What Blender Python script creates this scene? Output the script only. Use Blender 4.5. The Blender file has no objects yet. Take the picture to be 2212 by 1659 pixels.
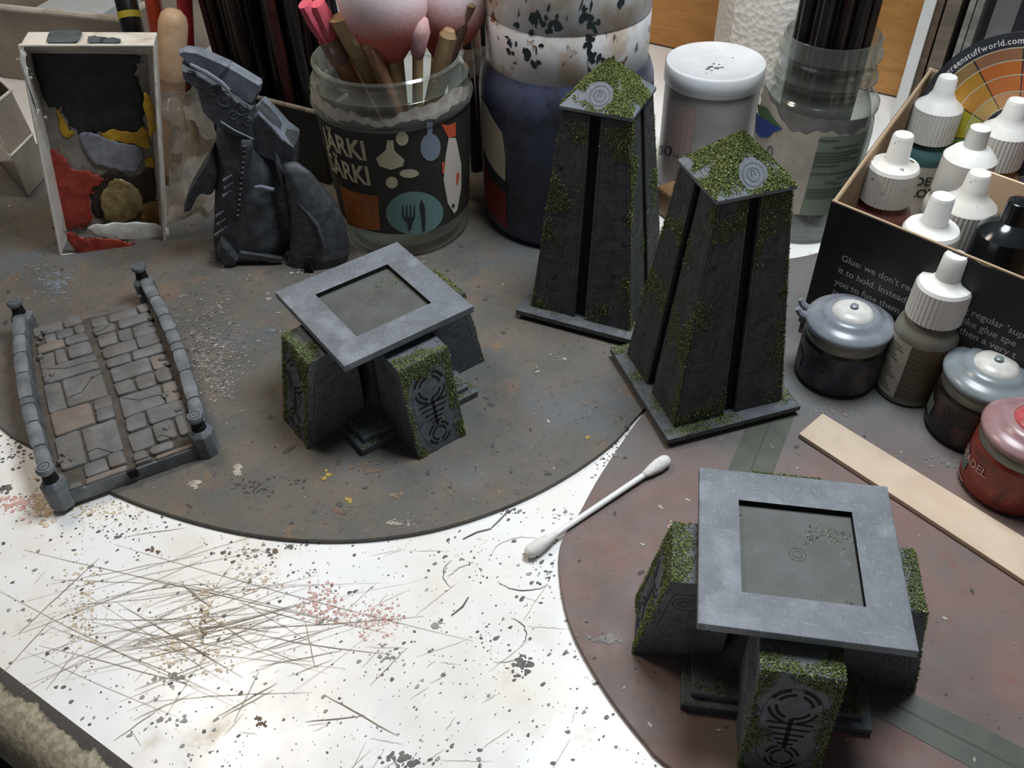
import bpy, bmesh, math, random
from mathutils import Vector, Matrix, noise
# ------------------------------------------------------------------ scene, camera, light
sc = bpy.context.scene
col = sc.collection
S = 0.01                                   # everything below is written in centimetres
PI = math.pi
FPX, PITCH, ROLL, CAMH = 1905.9153, 0.7462135, -0.0291725, 24.4383
_F = Vector((0, math.cos(PITCH), -math.sin(PITCH))); _x = Vector((1, 0, 0)); _u = _x.cross(_F)
_X = math.cos(ROLL)*_x + math.sin(ROLL)*_u
_U = -math.sin(ROLL)*_x + math.cos(ROLL)*_u
cam_d = bpy.data.cameras.new('camera'); cam = bpy.data.objects.new('camera', cam_d); col.objects.link(cam)
cam.matrix_world = Matrix(((_X.x, _U.x, -_F.x, 0), (_X.y, _U.y, -_F.y, 0), (_X.z, _U.z, -_F.z, CAMH*S), (0, 0, 0, 1)))
cam_d.sensor_width = 36; cam_d.lens = 36*FPX/2212; cam_d.clip_start = 0.01; cam_d.clip_end = 20
sc.camera = cam
vs = sc.view_settings
vs.view_transform = 'Standard'; vs.look = 'None'; vs.exposure = 0.0; vs.gamma = 1.0; vs.use_curve_mapping = False
w = bpy.data.worlds.new('world'); sc.world = w; w.use_nodes = True
w.node_tree.nodes['Background'].inputs[0].default_value = (0.92, 0.95, 1.0, 1); w.node_tree.nodes['Background'].inputs[1].default_value = 0.085
def lamp(name, loc, target, size, energy, color):
    d = bpy.data.lights.new(name, 'AREA'); d.shape = 'DISK'; d.size = size*S; d.energy = energy; d.color = color
    o = bpy.data.objects.new(name, d); col.objects.link(o); o.location = Vector(loc)*S
    o.rotation_euler = (Vector(target)-Vector(loc)).to_track_quat('-Z', 'Y').to_euler()
    return o
lamp('cool_desk_lamp', (12, 30, 48), (7, 22, 0), 18, 2.7, (0.88, 0.95, 1.0))
lamp('warm_desk_lamp', (-26, 40, 52), (-8, 24, 0), 14, 1.1, (1.0, 0.86, 0.72))

# ------------------------------------------------------------------ pixel helpers (2212 x 1659 frame)
def ray(px, py): return ((px-1106)/FPX)*_X - ((py-829.5)/FPX)*_U + _F
CO = Vector((0, 0, CAMH))
def G(px, py, z=0.0):                      # the point at height z seen at that pixel
    d = ray(px, py); return CO + d*((z-CAMH)/d.z)
def PL(px, py, p0, n):                     # the point on a plane
    d = ray(px, py); n = Vector(n); return CO + d*((Vector(p0)-CO).dot(n)/d.dot(n))
def V(px, py, Y): return PL(px, py, (0, Y, 0), (0, 1, 0))

# ------------------------------------------------------------------ mesh builder
class MB:
    def __init__(s): s.v = []; s.f = []
    def add(s, vs, fs):
        o = len(s.v); s.v += [Vector(p) for p in vs]; s.f += [tuple(i+o for i in f) for f in fs]; return s
    def box(s, c, d, M=None):
        x, y, z = d[0]/2, d[1]/2, d[2]/2; c = Vector(c)
        p = [Vector(q) for q in ((-x,-y,-z),(x,-y,-z),(x,y,-z),(-x,y,-z),(-x,-y,z),(x,-y,z),(x,y,z),(-x,y,z))]
        if M: p = [M @ q for q in p]
        return s.add([c+q for q in p], [(3,2,1,0),(4,5,6,7),(0,1,5,4),(1,2,6,5),(2,3,7,6),(3,0,4,7)])
    def hexa(s, b, t):                     # two quads, counter-clockwise from above
        return s.add(list(b)+list(t), [(3,2,1,0),(4,5,6,7),(0,1,5,4),(1,2,6,5),(2,3,7,6),(3,0,4,7)])
    def prism(s, poly, z0, z1):            # CCW polygon in xy
        n = len(poly)
        return s.add([(p[0],p[1],z0) for p in poly]+[(p[0],p[1],z1) for p in poly],
            [tuple(reversed(range(n))), tuple(range(n,2*n))]+[(i,(i+1)%n,(i+1)%n+n,i+n) for i in range(n)])
    def rings(s, rr, cap0=True, cap1=True, closed=True):
        n = len(rr[0]); vs = [p for r in rr for p in r]; fs = []
        for k in range(len(rr)-1):
            for i in range(n if closed else n-1):
                j = (i+1) % n; fs.append((k*n+i, k*n+j, (k+1)*n+j, (k+1)*n+i))
        if cap0: fs.append(tuple(reversed(range(n))))
        if cap1: fs.append(tuple(range((len(rr)-1)*n, len(rr)*n)))
        return s.add(vs, fs)
    def lathe(s, prof, n=48, c=(0,0,0), cap0=True, cap1=True, sx=1, sy=1, wob=None):
        rr = []
        for r, z in prof:
            rr.append([(c[0]+sx*(r*(1 if not wob else wob(k,n,z)))*math.cos(2*PI*k/n), c[1]+sy*(r*(1 if not wob else wob(k,n,z)))*math.sin(2*PI*k/n), c[2]+z) for k in range(n)])
        return s.rings(rr, cap0, cap1)
    def tube(s, pts, rad, n=12, flat=1.0):
        pts = [Vector(p) for p in pts]; rad = rad if isinstance(rad, (list, tuple)) else [rad]*len(pts)
        rr = []; up = None
        for i, p in enumerate(pts):
            t = (pts[min(i+1, len(pts)-1)]-pts[max(i-1, 0)]).normalized()
            if up is None: up = Vector((0,-1,0)) if abs(t.y) < .9 else Vector((1,0,0))
            a = t.cross(up).normalized(); b = a.cross(t).normalized(); up = b
            rr.append([p+a*rad[i]*math.cos(2*PI*k/n)+b*rad[i]*flat*math.sin(2*PI*k/n) for k in range(n)])
        return s.rings([list(reversed(r)) for r in rr])
    def quad(s, a, b, c, d): return s.add([a,b,c,d], [(0,1,2,3)])

def obj(name, mb, m, parent=None, smooth=False, world=False, bevel=0, seg=2, angle=40, tag=None, kind=None, weld=False):
    vs = mb.v
    if parent is not None and world:
        inv = wmat(parent).inverted(); vs = [inv @ (p*S)/S for p in vs]
    me = bpy.data.meshes.new(name); me.from_pydata([p*S for p in vs], [], mb.f)
    bm = bmesh.new(); bm.from_mesh(me)
    if weld: bmesh.ops.remove_doubles(bm, verts=bm.verts, dist=1e-6)
    bm.normal_update(); bm.to_mesh(me); bm.free()
    me.materials.append(m)
    o = bpy.data.objects.new(name, me); col.objects.link(o)
    if parent is not None: o.parent = parent
    if smooth:
        for p in me.polygons: p.use_smooth = True
        if smooth != 'all':
            try: me.set_sharp_from_angle(angle=math.radians(angle))
            except Exception: pass
    if bevel:
        md = o.modifiers.new('bevel', 'BEVEL'); md.width = bevel*S; md.segments = seg; md.limit_method = 'ANGLE'; md.angle_limit = math.radians(35)
    if kind: o['kind'] = kind
    if tag: lab(o, *tag)
    return o
def lab(o, label, cat=None, group=None):
    o['label'] = label
    if cat: o['category'] = cat
    if group: o['group'] = group
    return o
def thing(name, label, cat, loc=(0,0,0), rz=0, group=None):
    o = bpy.data.objects.new(name, None); col.objects.link(o); o.empty_display_size = 0.01
    o.location = Vector(loc)*S; o.rotation_euler = (0, 0, rz); lab(o, label, cat, group); return o
def wmat(o):
    m = Matrix.Translation(o.location) @ o.rotation_euler.to_matrix().to_4x4()
    return wmat(o.parent) @ m if o.parent else m
def share(o, parent, loc=(0,0,0), rz=0):   # a copy of one object under another parent
    c = o.copy(); col.objects.link(c); c.parent = parent; c.location = Vector(loc)*S; c.rotation_euler = (0,0,rz); return c

# text and flat shapes as triangles in the xy plane
def text_tris(s, size, spacing=1.0, bold=0.0):
    cu = bpy.data.curves.new('t', 'FONT'); cu.body = s; cu.size = size; cu.space_character = spacing; cu.resolution_u = 3; cu.offset = bold
    o = bpy.data.objects.new('t', cu); col.objects.link(o)
    me = bpy.data.meshes.new_from_object(o.evaluated_get(bpy.context.evaluated_depsgraph_get()))
    vs = [v.co.copy() for v in me.vertices]; fs = [tuple(p.vertices) for p in me.polygons]
    bpy.data.objects.remove(o); bpy.data.curves.remove(cu); bpy.data.meshes.remove(me)
    return vs, fs
def wrap(vs, fs, fn, step):                # cut flat shapes along x every step, then map every point with fn(x, y)
    bm = bmesh.new(); b = [bm.verts.new((v[0], v[1], 0)) for v in vs]
    for f in fs:
        try: bm.faces.new([b[i] for i in f])
        except ValueError: pass
    xs = [v[0] for v in vs]; x = math.floor(min(xs)/step)*step
    while x < max(xs):
        bmesh.ops.bisect_plane(bm, geom=bm.verts[:]+bm.edges[:]+bm.faces[:], plane_co=(x,0,0), plane_no=(1,0,0)); x += step
    bmesh.ops.triangulate(bm, faces=bm.faces[:])
    bm.verts.ensure_lookup_table(); bm.verts.index_update()
    m = MB(); m.add([fn(v.co.x, v.co.y) for v in bm.verts], [tuple(v.index for v in f.verts) for f in bm.faces]); bm.free(); return m
def disc_poly(cx, cy, rx, ry, n=24, a0=0, a1=2*PI): return [(cx+rx*math.cos(a0+(a1-a0)*k/n), cy+ry*math.sin(a0+(a1-a0)*k/n)) for k in range(n)]
def blob(cx, cy, rx, ry, rot=0, n=14, j=.3, rnd=random):
    out = []; ph = rnd.random()*9
    for k in range(n):
        a = 2*PI*k/n; q = 1+j*(rnd.random()-.5)*2
        x, y = rx*q*math.cos(a), ry*q*math.sin(a); out.append((cx+x*math.cos(rot)-y*math.sin(rot), cy+x*math.sin(rot)+y*math.cos(rot)))
    return out

# ------------------------------------------------------------------ materials
def srgb(r, g, b):
    f = lambda c: (c/255/12.92) if c/255 <= .04045 else ((c/255+.055)/1.055)**2.4
    return (f(r), f(g), f(b), 1)
class NT:
    def __init__(s, name):
        s.m = bpy.data.materials.new(name); s.m.use_nodes = True; s.t = s.m.node_tree; s.n = s.t.nodes; s.b = s.n['Principled BSDF']
        tc = s.n.new('ShaderNodeTexCoord'); mp = s.n.new('ShaderNodeMapping'); mp.inputs['Scale'].default_value = (100,100,100)
        s.l(tc.outputs['Object'], mp.inputs[0]); s.co = mp.outputs[0]
    def l(s, a, b): s.t.links.new(a, b)
    def noise(s, scale, detail=4, rough=.55, dist=0, co=None):
        n = s.n.new('ShaderNodeTexNoise'); n.inputs['Scale'].default_value = scale; n.inputs['Detail'].default_value = detail
        n.inputs['Roughness'].default_value = rough; n.inputs['Distortion'].default_value = dist; s.l(co or s.co, n.inputs['Vector']); return n.outputs[0]
    def ramp(s, fac, lo, hi):
        n = s.n.new('ShaderNodeMapRange'); n.inputs[1].default_value = lo; n.inputs[2].default_value = hi; n.clamp = True; s.l(fac, n.inputs[0]); return n.outputs[0]
    def mix(s, fac, a, b):
        n = s.n.new('ShaderNodeMix'); n.data_type = 'RGBA'
        if hasattr(fac, 'links'): s.l(fac, n.inputs[0])
        else: n.inputs[0].default_value = fac
        for v, i in ((a, 6), (b, 7)):
            if hasattr(v, 'links'): s.l(v, n.inputs[i])
            else: n.inputs[i].default_value = v
        return n.outputs[2]
    def stretch(s, sc, rot=0):
        mp = s.n.new('ShaderNodeMapping'); mp.inputs['Scale'].default_value = sc; mp.inputs['Rotation'].default_value = (0,0,rot); s.l(s.co, mp.inputs[0]); return mp.outputs[0]
    def bump(s, h, strength=.3, dist=.02):
        n = s.n.new('ShaderNodeBump'); n.inputs['Strength'].default_value = strength; n.inputs['Distance'].default_value = dist*S; s.l(h, n.inputs['Height']); s.l(n.outputs[0], s.b.inputs['Normal'])
    def done(s, colr=None, rough=.5, metal=0, spec=None, trans=0, ior=1.45, alpha=1, coat=0, sub=0):
        b = s.b
        if colr is not None:
            if hasattr(colr, 'links'): s.l(colr, b.inputs['Base Color'])
            else: b.inputs['Base Color'].default_value = colr
        if hasattr(rough, 'links'): s.l(rough, b.inputs['Roughness'])
        else: b.inputs['Roughness'].default_value = rough
        b.inputs['Metallic'].default_value = metal; b.inputs['IOR'].default_value = ior; b.inputs['Transmission Weight'].default_value = trans
        b.inputs['Alpha'].default_value = alpha; b.inputs['Coat Weight'].default_value = coat
        if spec is not None: b.inputs['Specular IOR Level'].default_value = spec
        return s.m
def mat(name, c1, c2=None, sc=3, lo=.4, hi=.62, rough=.5, bump=0, bsc=None, c3=None, sc3=1, lo3=.5, hi3=.65, detail=5, **k):
    t = NT(name); c = srgb(*c1)
    if c2: c = t.mix(t.ramp(t.noise(sc, detail), lo, hi), c, srgb(*c2))
    if c3: c = t.mix(t.ramp(t.noise(sc3, 6, .65), lo3, hi3), c, srgb(*c3))
    if bump: t.bump(t.noise(bsc or sc*3, 4), bump, .03)
    return t.done(c, rough, **k)
M = {}
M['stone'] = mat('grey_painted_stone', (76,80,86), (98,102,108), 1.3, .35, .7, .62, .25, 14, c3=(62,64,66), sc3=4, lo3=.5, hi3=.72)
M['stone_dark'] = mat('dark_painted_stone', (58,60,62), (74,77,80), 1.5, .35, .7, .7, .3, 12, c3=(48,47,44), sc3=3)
M['slot'] = mat('black_slot', (10,10,11), rough=.9)
M['groove'] = mat('dark_groove', (38,39,41), rough=.9)
def plate_mat():
    t = NT('drybrushed_stone_plate')
    c = t.mix(t.ramp(t.noise(1.0, 6, .7), .38, .72), srgb(92,96,102), srgb(112,117,124))
    n1 = t.noise(3.0, 6, .75, co=t.stretch((1, 6, 1), .5)); n2 = t.noise(3.0, 6, .75, co=t.stretch((6, 1, 1), .2))
    c = t.mix(t.ramp(n1, .58, .76), c, srgb(146,151,158)); c = t.mix(t.ramp(n2, .58, .76), c, srgb(146,151,158))
    c = t.mix(t.ramp(t.noise(.8, 4), .54, .8), c, srgb(138,143,152))
    c = t.mix(t.ramp(t.noise(14, 5, .75), .60, .74), c, srgb(150,155,160)); c = t.mix(t.ramp(t.noise(11, 5, .75, co=t.stretch((1,1,1), 2)), .62, .76), c, srgb(78,80,84))
    t.bump(t.noise(16, 4), .2, .02); return t.done(c, .55)
M['plate'] = plate_mat()
def moss_mat():
    t = NT('green_flock'); g = t.n.new('ShaderNodeNewGeometry')
    cr = t.n.new('ShaderNodeValToRGB'); e = cr.color_ramp.elements
    e[0].position = 0; e[0].color = srgb(46,56,26); e[1].position = 1; e[1].color = srgb(176,180,116)
    for p, c in ((.3,(72,84,38)),(.6,(92,104,48)),(.9,(122,130,70))): x = e.new(p); x.color = srgb(*c)
    t.l(g.outputs['Random Per Island'], cr.inputs[0]); return t.done(cr.outputs[0], .75)
M['moss'] = moss_mat()
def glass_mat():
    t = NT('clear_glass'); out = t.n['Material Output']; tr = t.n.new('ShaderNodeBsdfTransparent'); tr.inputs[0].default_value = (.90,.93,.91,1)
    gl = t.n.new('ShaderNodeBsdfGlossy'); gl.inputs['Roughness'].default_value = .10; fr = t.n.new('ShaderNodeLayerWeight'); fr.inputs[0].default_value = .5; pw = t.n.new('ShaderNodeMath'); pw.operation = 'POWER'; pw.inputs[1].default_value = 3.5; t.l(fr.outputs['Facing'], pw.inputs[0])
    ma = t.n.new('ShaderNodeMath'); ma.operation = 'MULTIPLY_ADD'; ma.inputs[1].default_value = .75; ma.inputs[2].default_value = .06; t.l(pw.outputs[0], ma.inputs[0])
    mx = t.n.new('ShaderNodeMixShader'); t.l(ma.outputs[0], mx.inputs[0]); t.l(tr.outputs[0], mx.inputs[1]); t.l(gl.outputs[0], mx.inputs[2]); df = t.n.new('ShaderNodeBsdfDiffuse'); df.inputs[0].default_value = srgb(186,190,180); pw2 = t.n.new('ShaderNodeMath'); pw2.operation = 'POWER'; pw2.inputs[1].default_value = 2.0; t.l(fr.outputs['Facing'], pw2.inputs[0])  # grey diffuse paints in the bright surroundings reflected by the glass
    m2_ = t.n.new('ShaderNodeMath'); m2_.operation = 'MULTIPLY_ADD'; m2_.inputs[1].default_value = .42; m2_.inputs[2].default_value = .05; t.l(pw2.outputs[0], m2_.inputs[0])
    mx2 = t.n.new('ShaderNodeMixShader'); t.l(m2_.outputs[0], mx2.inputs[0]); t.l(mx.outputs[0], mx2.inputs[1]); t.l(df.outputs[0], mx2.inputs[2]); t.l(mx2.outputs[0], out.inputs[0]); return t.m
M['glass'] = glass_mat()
M['film'] = NT('clear_film').done(srgb(225,222,210), .12, trans=.9, ior=1.2, alpha=.55)
M['white_plastic'] = mat('white_plastic', (226,226,222), (214,212,206), 1, .4, .7, .38)
M['black'] = mat('black_plastic', (18,18,19), rough=.35)
# ------------------------------------------------------------------ setting
DA = math.atan2(-.541, .841)
DE = Vector((-15.98, 14.32, 0)); DX = Vector((.841, -.541, 0)); DN = Vector((.541, .841, 0))
M['floor'] = mat('dark_floor', (34,32,30), (26,25,24), .05, rough=.7)
M['wall'] = mat('dim_wall', (150,146,138), (140,136,128), .03, rough=.9)
def struct(name, mb, m): o = obj(name, mb, m); o['kind'] = 'structure'; return o
fl = MB(); fl.box((10, 40, -75.5), (320, 320, 3)); struct('floor', fl, M['floor'])
RZ = Matrix.Rotation(DA, 3, 'Z')
wl = MB(); wl.box(DE+DN*112+DX*25+Vector((0,0,30)), (320, 4, 210), RZ); struct('wall_back', wl, M['wall'])

# the worktable
desk = thing('worktable', 'white worktable with scratched, paint-speckled top and a chipped cream edge', 'table', (DE.x, DE.y, -74), DA)
def desk_mat():
    t = NT('white_laminate')
    c = t.mix(t.ramp(t.noise(.18, 5, .6), .42, .7), srgb(236,236,236), srgb(226,220,210))
    c = t.mix(t.ramp(t.noise(.35, 6, .7), .60, .76), c, srgb(196,180,152))
    c = t.mix(t.ramp(t.noise(2.2, 6, .75), .64, .74), c, srgb(180,172,160))
    c = t.mix(t.ramp(t.noise(9, 3, .6), .70, .76), c, srgb(110,104,98))
    t.bump(t.noise(4, 5), .04, .02)
    return t.done(c, t.ramp(t.noise(.7, 4), .1, 1.6), spec=.5)
M['desk'] = desk_mat()
tp = MB(); tp.box((25, 50, 72.5), (190, 100, 3)); tp.v = [v+Vector((0, 0, 0)) for v in tp.v]
obj('table_top', tp, M['desk'], desk)
def edge_mat():
    t = NT('chipped_edge'); sp = t.n.new('ShaderNodeSeparateXYZ'); t.l(t.co, sp.inputs[0])
    a = t.n.new('ShaderNodeMath'); a.operation = 'MULTIPLY_ADD'; t.l(t.noise(1.2, 6, .6), a.inputs[0]); a.inputs[1].default_value = .8; t.l(sp.outputs[1], a.inputs[2])
    f = t.ramp(a.outputs[0], .02, .10)
    c = t.mix(t.ramp(t.noise(5, 5), .4, .62), srgb(150,140,118), srgb(186,176,154))
    c = t.mix(f, c, srgb(74,70,66)); t.bump(t.noise(6, 5), .4, .05); return t.done(c, .6)
eg = MB(); pr = []
for k in range(9):
    a = PI/2*k/8; pr.append((-1.5*math.sin(a), 74-1.5+1.5*math.cos(a)))
pr = [(0.0, 74.0)]+pr[1:]+[(-1.5, 70.2), (0, 70.2)]
eg.rings([[(-70, y, z) for y, z in pr], [(120, y, z) for y, z in pr]]); 
obj('edge_strip', eg, edge_mat(), desk, smooth=True)
M['leg'] = mat('table_leg_metal', (60,60,62), rough=.5)
for x, y in ((-60, 6), (110, 6), (-60, 92), (110, 92)):
    lg = MB(); lg.box((x, y, 35.5), (5, 5, 71)); obj('table_leg', lg, M['leg'], desk)

# mats
def catmull(P, k=6, closed=True):
    out = []; n = len(P)
    for i in range(n):
        p0, p1, p2, p3 = [Vector(P[(i+j) % n]) for j in (-1, 0, 1, 2)]
        for q in range(k):
            t = q/k; out.append(.5*((2*p1)+(-p0+p2)*t+(2*p0-5*p1+4*p2-p3)*t*t+(-p0+3*p1-3*p2+p3)*t**3))
    return [(v[0], v[1]) for v in out]
def mat1_mat():
    t = NT('stained_brown_cutting_mat')
    c = t.mix(t.ramp(t.noise(.32, 5, .6), .38, .64), srgb(86,86,83), srgb(102,95,87))
    c = t.mix(t.ramp(t.noise(.22, 4, .55, co=t.stretch((1,1,1), 1)), .54, .72), c, srgb(90,96,102))
    c = t.mix(t.ramp(t.noise(.45, 5, .65, co=t.stretch((1,1,1), 2)), .55, .75), c, srgb(114,95,82))
    c = t.mix(t.ramp(t.noise(1.1, 6, .7), .58, .78), c, srgb(122,100,76))
    c = t.mix(t.ramp(t.noise(3.5, 6, .7), .56, .72), c, srgb(70,66,62))
    c = t.mix(t.ramp(t.noise(7, 4, .7), .64, .76), c, srgb(132,126,116))
    t.bump(t.noise(9, 5), .25, .03); return t.done(c, t.ramp(t.noise(1.2, 5), -.5, 1.1), spec=.4)
m1 = [(-20.1,24.66),(-17.93,23.22),(-15.91,21.93),(-14.03,20.8),(-11.6,19.76),(-9.18,19.02),(-6.89,18.67),(-4.68,18.68),(-2.48,19.08),(-.22,19.96),(1.82,21.18),(3.65,22.72),(4.94,24.34),(6.5,26.1),(7.5,28),(8,30),(7.9,33),(7.2,36.6),(7.0,39.5),(6,44),(2,48.5),(-5,52),(-15,53),(-24,51),(-29,46),(-30,40),(-28,34),(-24,28.5)]
mb = MB(); mb.prism(catmull(m1, 5), 0.005, .2)
cm1 = obj('cutting_mat', mb, mat1_mat(), bevel=.03, tag=('large rounded dark brown mat crusted with paint, under the small stone road and the jars', 'mat'))
def mat2_mat():
    t = NT('reddish_glass_mat')
    sp = t.n.new('ShaderNodeSeparateXYZ'); t.l(t.co, sp.inputs[0])
    a = t.n.new('ShaderNodeMath'); a.operation = 'MULTIPLY_ADD'; t.l(t.noise(.25, 4), a.inputs[0]); a.inputs[1].default_value = 9; t.l(sp.outputs[1], a.inputs[2])
    red = t.mix(t.ramp(t.noise(.5, 5, .6), .4, .66), srgb(108,95,91), srgb(122,95,89))
    gry = t.mix(t.ramp(t.noise(.6, 5, .6), .4, .66), srgb(98,99,98), srgb(110,104,104))
    c = t.mix(t.ramp(a.outputs[0], 24.5, 29), red, gry)
    c = t.mix(t.ramp(t.noise(.8, 6, .7), .6, .75), c, srgb(122,84,76))
    c = t.mix(t.ramp(t.noise(6, 5, .7), .62, .74), c, srgb(66,60,58))
    c = t.mix(t.ramp(t.noise(12, 3, .7), .70, .76), c, srgb(124,116,108))
    return t.done(c, t.ramp(t.noise(.9, 5), -.5, 1.0), spec=.5)
m2 = [(4.06,10.53),(3.4,11.32),(2.62,12.58),(2.04,13.79),(1.63,14.91),(1.42,16.09),(1.37,17.34),(1.46,18.09),(1.69,18.67),(2.19,19.46),(3.18,21.35),(5.05,24.3),(6.65,26.1),(7.65,28),(8.1,30),(8.2,32.4),(8.9,33.6),(10.6,33.9),(13.74,34.49),(15.3,35),(20,36.4),(22.5,34),(23,28),(22,20),(20,13.5),(16,9),(11,7.6),(7,8.2)]
mb = MB(); mb.prism(catmull(list(reversed(m2)), 5), 0.005, .2)
cm2 = obj('glass_mat', mb, mat2_mat(), bevel=.03, tag=('reddish-brown painted mat with a rounded front, under the paint pots and the larger stone altar', 'mat'))

# flat paint marks: little irregular pieces lying on a surface
RN = random.Random(5)
def flake(mb, p, r, z, el=1.0, ang=0, n=7, j=.4):
    pts = blob(p.x, p.y, r*el, r, ang, n, j, RN); z += RN.random()*.012; mb.add([(a, b, z) for a, b in pts], [tuple(range(n))])
def splat(mb, px, py, sx, sy, n, smin, smax, z, ang=0, el=1.6):
    for _ in range(n):
        a = RN.gauss(0, 1)*.5*sx; b = RN.gauss(0, 1)*.5*sy
        flake(mb, G(px+a, py+b, z), RN.uniform(smin, smax)*(RN.random()**1.5+.25), z, RN.uniform(1, el), ang+RN.uniform(-.5, .5))
ZD = .012; ZM = .212
def inside(P, x, y):
    c = False
    for i in range(len(P)):
        a, b = P[i], P[i-1]
        if (a[1] > y) != (b[1] > y) and x < (b[0]-a[0])*(y-a[1])/(b[1]-a[1])+a[0]: c = not c
    return c
M['mk_dark'] = mat('dark_paint_specks', (84,82,82), (112,108,104), 2, rough=.6)
M['mk_grey'] = mat('grey_paint_specks', (160,158,154), (130,128,124), 2, rough=.6)
M['mk_tan'] = mat('tan_paint_stains', (218,204,182), (196,176,146), 2, rough=.6)
M['mk_red'] = mat('pink_paint_stains', (216,184,176), (188,142,132), 3, rough=.6)
M['mk_brown'] = mat('brown_paint_flakes', (112,92,76), (88,74,64), 2, rough=.6)
M['mk_white'] = mat('white_paint_flecks', (172,166,154), (136,128,118), 2, rough=.55)
M['mk_yel'] = mat('yellow_paint_flecks', (176,160,70), (140,110,60), 2, rough=.55)
M['mk_blue'] = mat('blue_grey_paint_smear', (112,122,132), (96,100,104), 3, rough=.6)
M['mk_rust'] = mat('rust_paint_smear', (112,88,74), (98,80,70), 3, rough=.6)
dk = {k: MB() for k in ('mk_dark','mk_grey','mk_tan','mk_red','mk_brown')}
for _ in range(1800):
    px, py = RN.uniform(-20, 1460), RN.uniform(890, 1690); p = G(px, py, ZD)
    if (p-DE).dot(DN) < .2 or inside(m1, p.x, p.y) or inside(m2, p.x, p.y): continue
    k = 'mk_dark' if RN.random() < .55 else 'mk_grey'
    flake(dk[k], p, .012+.05*RN.random()**4, ZD, RN.uniform(1, 1.9), .5+RN.uniform(-.4, .4))
for px, py, sx, sy, n, a, b, k in [(180,1320,50,110,70,.03,.1,'mk_tan'),(180,1325,40,90,45,.02,.06,'mk_brown'),(690,1300,50,40,60,.03,.1,'mk_red'),(815,1340,60,36,55,.03,.09,'mk_red'),
    (740,1335,60,20,22,.03,.08,'mk_red'),(40,1090,60,25,60,.04,.14,'mk_red'),(100,1085,30,40,50,.05,.16,'mk_tan'),(440,1330,40,60,40,.04,.12,'mk_tan'),(375,1405,50,26,30,.04,.1,'mk_tan'),(440,1350,12,40,30,.03,.08,'mk_brown'),
    (590,1196,10,22,7,.05,.14,'mk_brown'),(508,1198,22,10,7,.05,.13,'mk_brown'),(640,1180,70,20,40,.02,.09,'mk_dark'),(540,1190,60,26,40,.02,.07,'mk_grey'),(672,1238,45,8,16,.03,.09,'mk_dark'),(715,1268,30,8,9,.03,.08,'mk_dark'),
    (330,1192,24,10,9,.04,.1,'mk_brown'),(12,1056,14,10,8,.06,.2,'mk_dark'),(1098,1105,24,22,22,.02,.09,'mk_dark'),(1125,1437,26,26,34,.02,.1,'mk_dark'),(880,1642,44,22,60,.02,.1,'mk_dark'),(830,1410,34,30,30,.02,.07,'mk_grey'),
    (940,1350,16,14,14,.04,.12,'mk_grey'),(1180,1225,40,40,40,.02,.06,'mk_dark'),(1030,1225,24,34,26,.02,.07,'mk_dark'),(1310,1000,40,60,60,.02,.06,'mk_dark'),(1330,950,30,40,40,.02,.06,'mk_dark'),
    (1215,1110,30,20,14,.03,.07,'mk_grey'),(380,1560,30,16,14,.04,.1,'mk_grey'),(560,1560,16,20,16,.03,.08,'mk_brown'),(30,980,40,50,70,.02,.08,'mk_dark'),(250,1140,120,40,120,.01,.06,'mk_dark'),(200,1100,120,30,70,.03,.1,'mk_tan'),
    (560,1250,60,40,30,.03,.09,'mk_tan'),(350,1465,50,16,24,.03,.08,'mk_grey'),(1060,1390,60,60,30,.01,.05,'mk_dark'),(430,1420,120,60,40,.03,.09,'mk_tan')]:
    splat(dk[k], px, py, sx, sy, n*(3 if k in ('mk_tan','mk_red') else 1), a*.6, b*(.6 if k in ('mk_tan','mk_red') else .85), ZD)
for k, m in dk.items(): obj({'mk_dark':'dark_specks','mk_grey':'grey_specks','mk_tan':'tan_stains','mk_red':'pink_stains','mk_brown':'brown_flakes'}[k], m, M[k], desk, world=True, kind='stuff')
# knife scratches and pen arcs on the desk
def stroke(mb, pts, w0, z):
    L = [Vector(p) for p in pts]; n = len(L); a = []; b = []
    for i, p in enumerate(L):
        t = (L[min(i+1, n-1)]-L[max(i-1, 0)]); t = Vector((-t.y, t.x, 0)).normalized()*w0*(.25+.75*math.sin(PI*(i+.6)/(n+.2)))*.5
        a.append((p.x+t.x, p.y+t.y, z)); b.append((p.x-t.x, p.y-t.y, z))
    mb.add(a+b, [(i, i+n, i+n+1, i+1) for i in range(n-1)])
M['scratch'] = mat('knife_scratches', (128,114,98), (172,158,140), 1.5, rough=.8)
scr = MB()
def scratch(x0, y0, x1, y1, w, bow=0):
    P = []
    for k in range(9):
        t = k/8; P.append(G(x0+(x1-x0)*t+RN.uniform(-1, 1), y0+(y1-y0)*t+bow*math.sin(PI*t)+RN.uniform(-1, 1), ZD))
    stroke(scr, P, w, ZD+.014+RN.random()*.006)
for _ in range(80):
    cx, cy = RN.gauss(460, 130), RN.gauss(1365, 62); L = RN.uniform(40, 240)*(1 if RN.random() < .8 else 1.7); a = math.radians(RN.gauss(-15, 7) if RN.random() < .8 else RN.uniform(0, 45))
    scratch(cx-L*math.cos(a), cy-L*math.sin(a), cx+L*math.cos(a), cy+L*math.sin(a), RN.uniform(.008, .024), RN.uniform(-8, 8))
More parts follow.
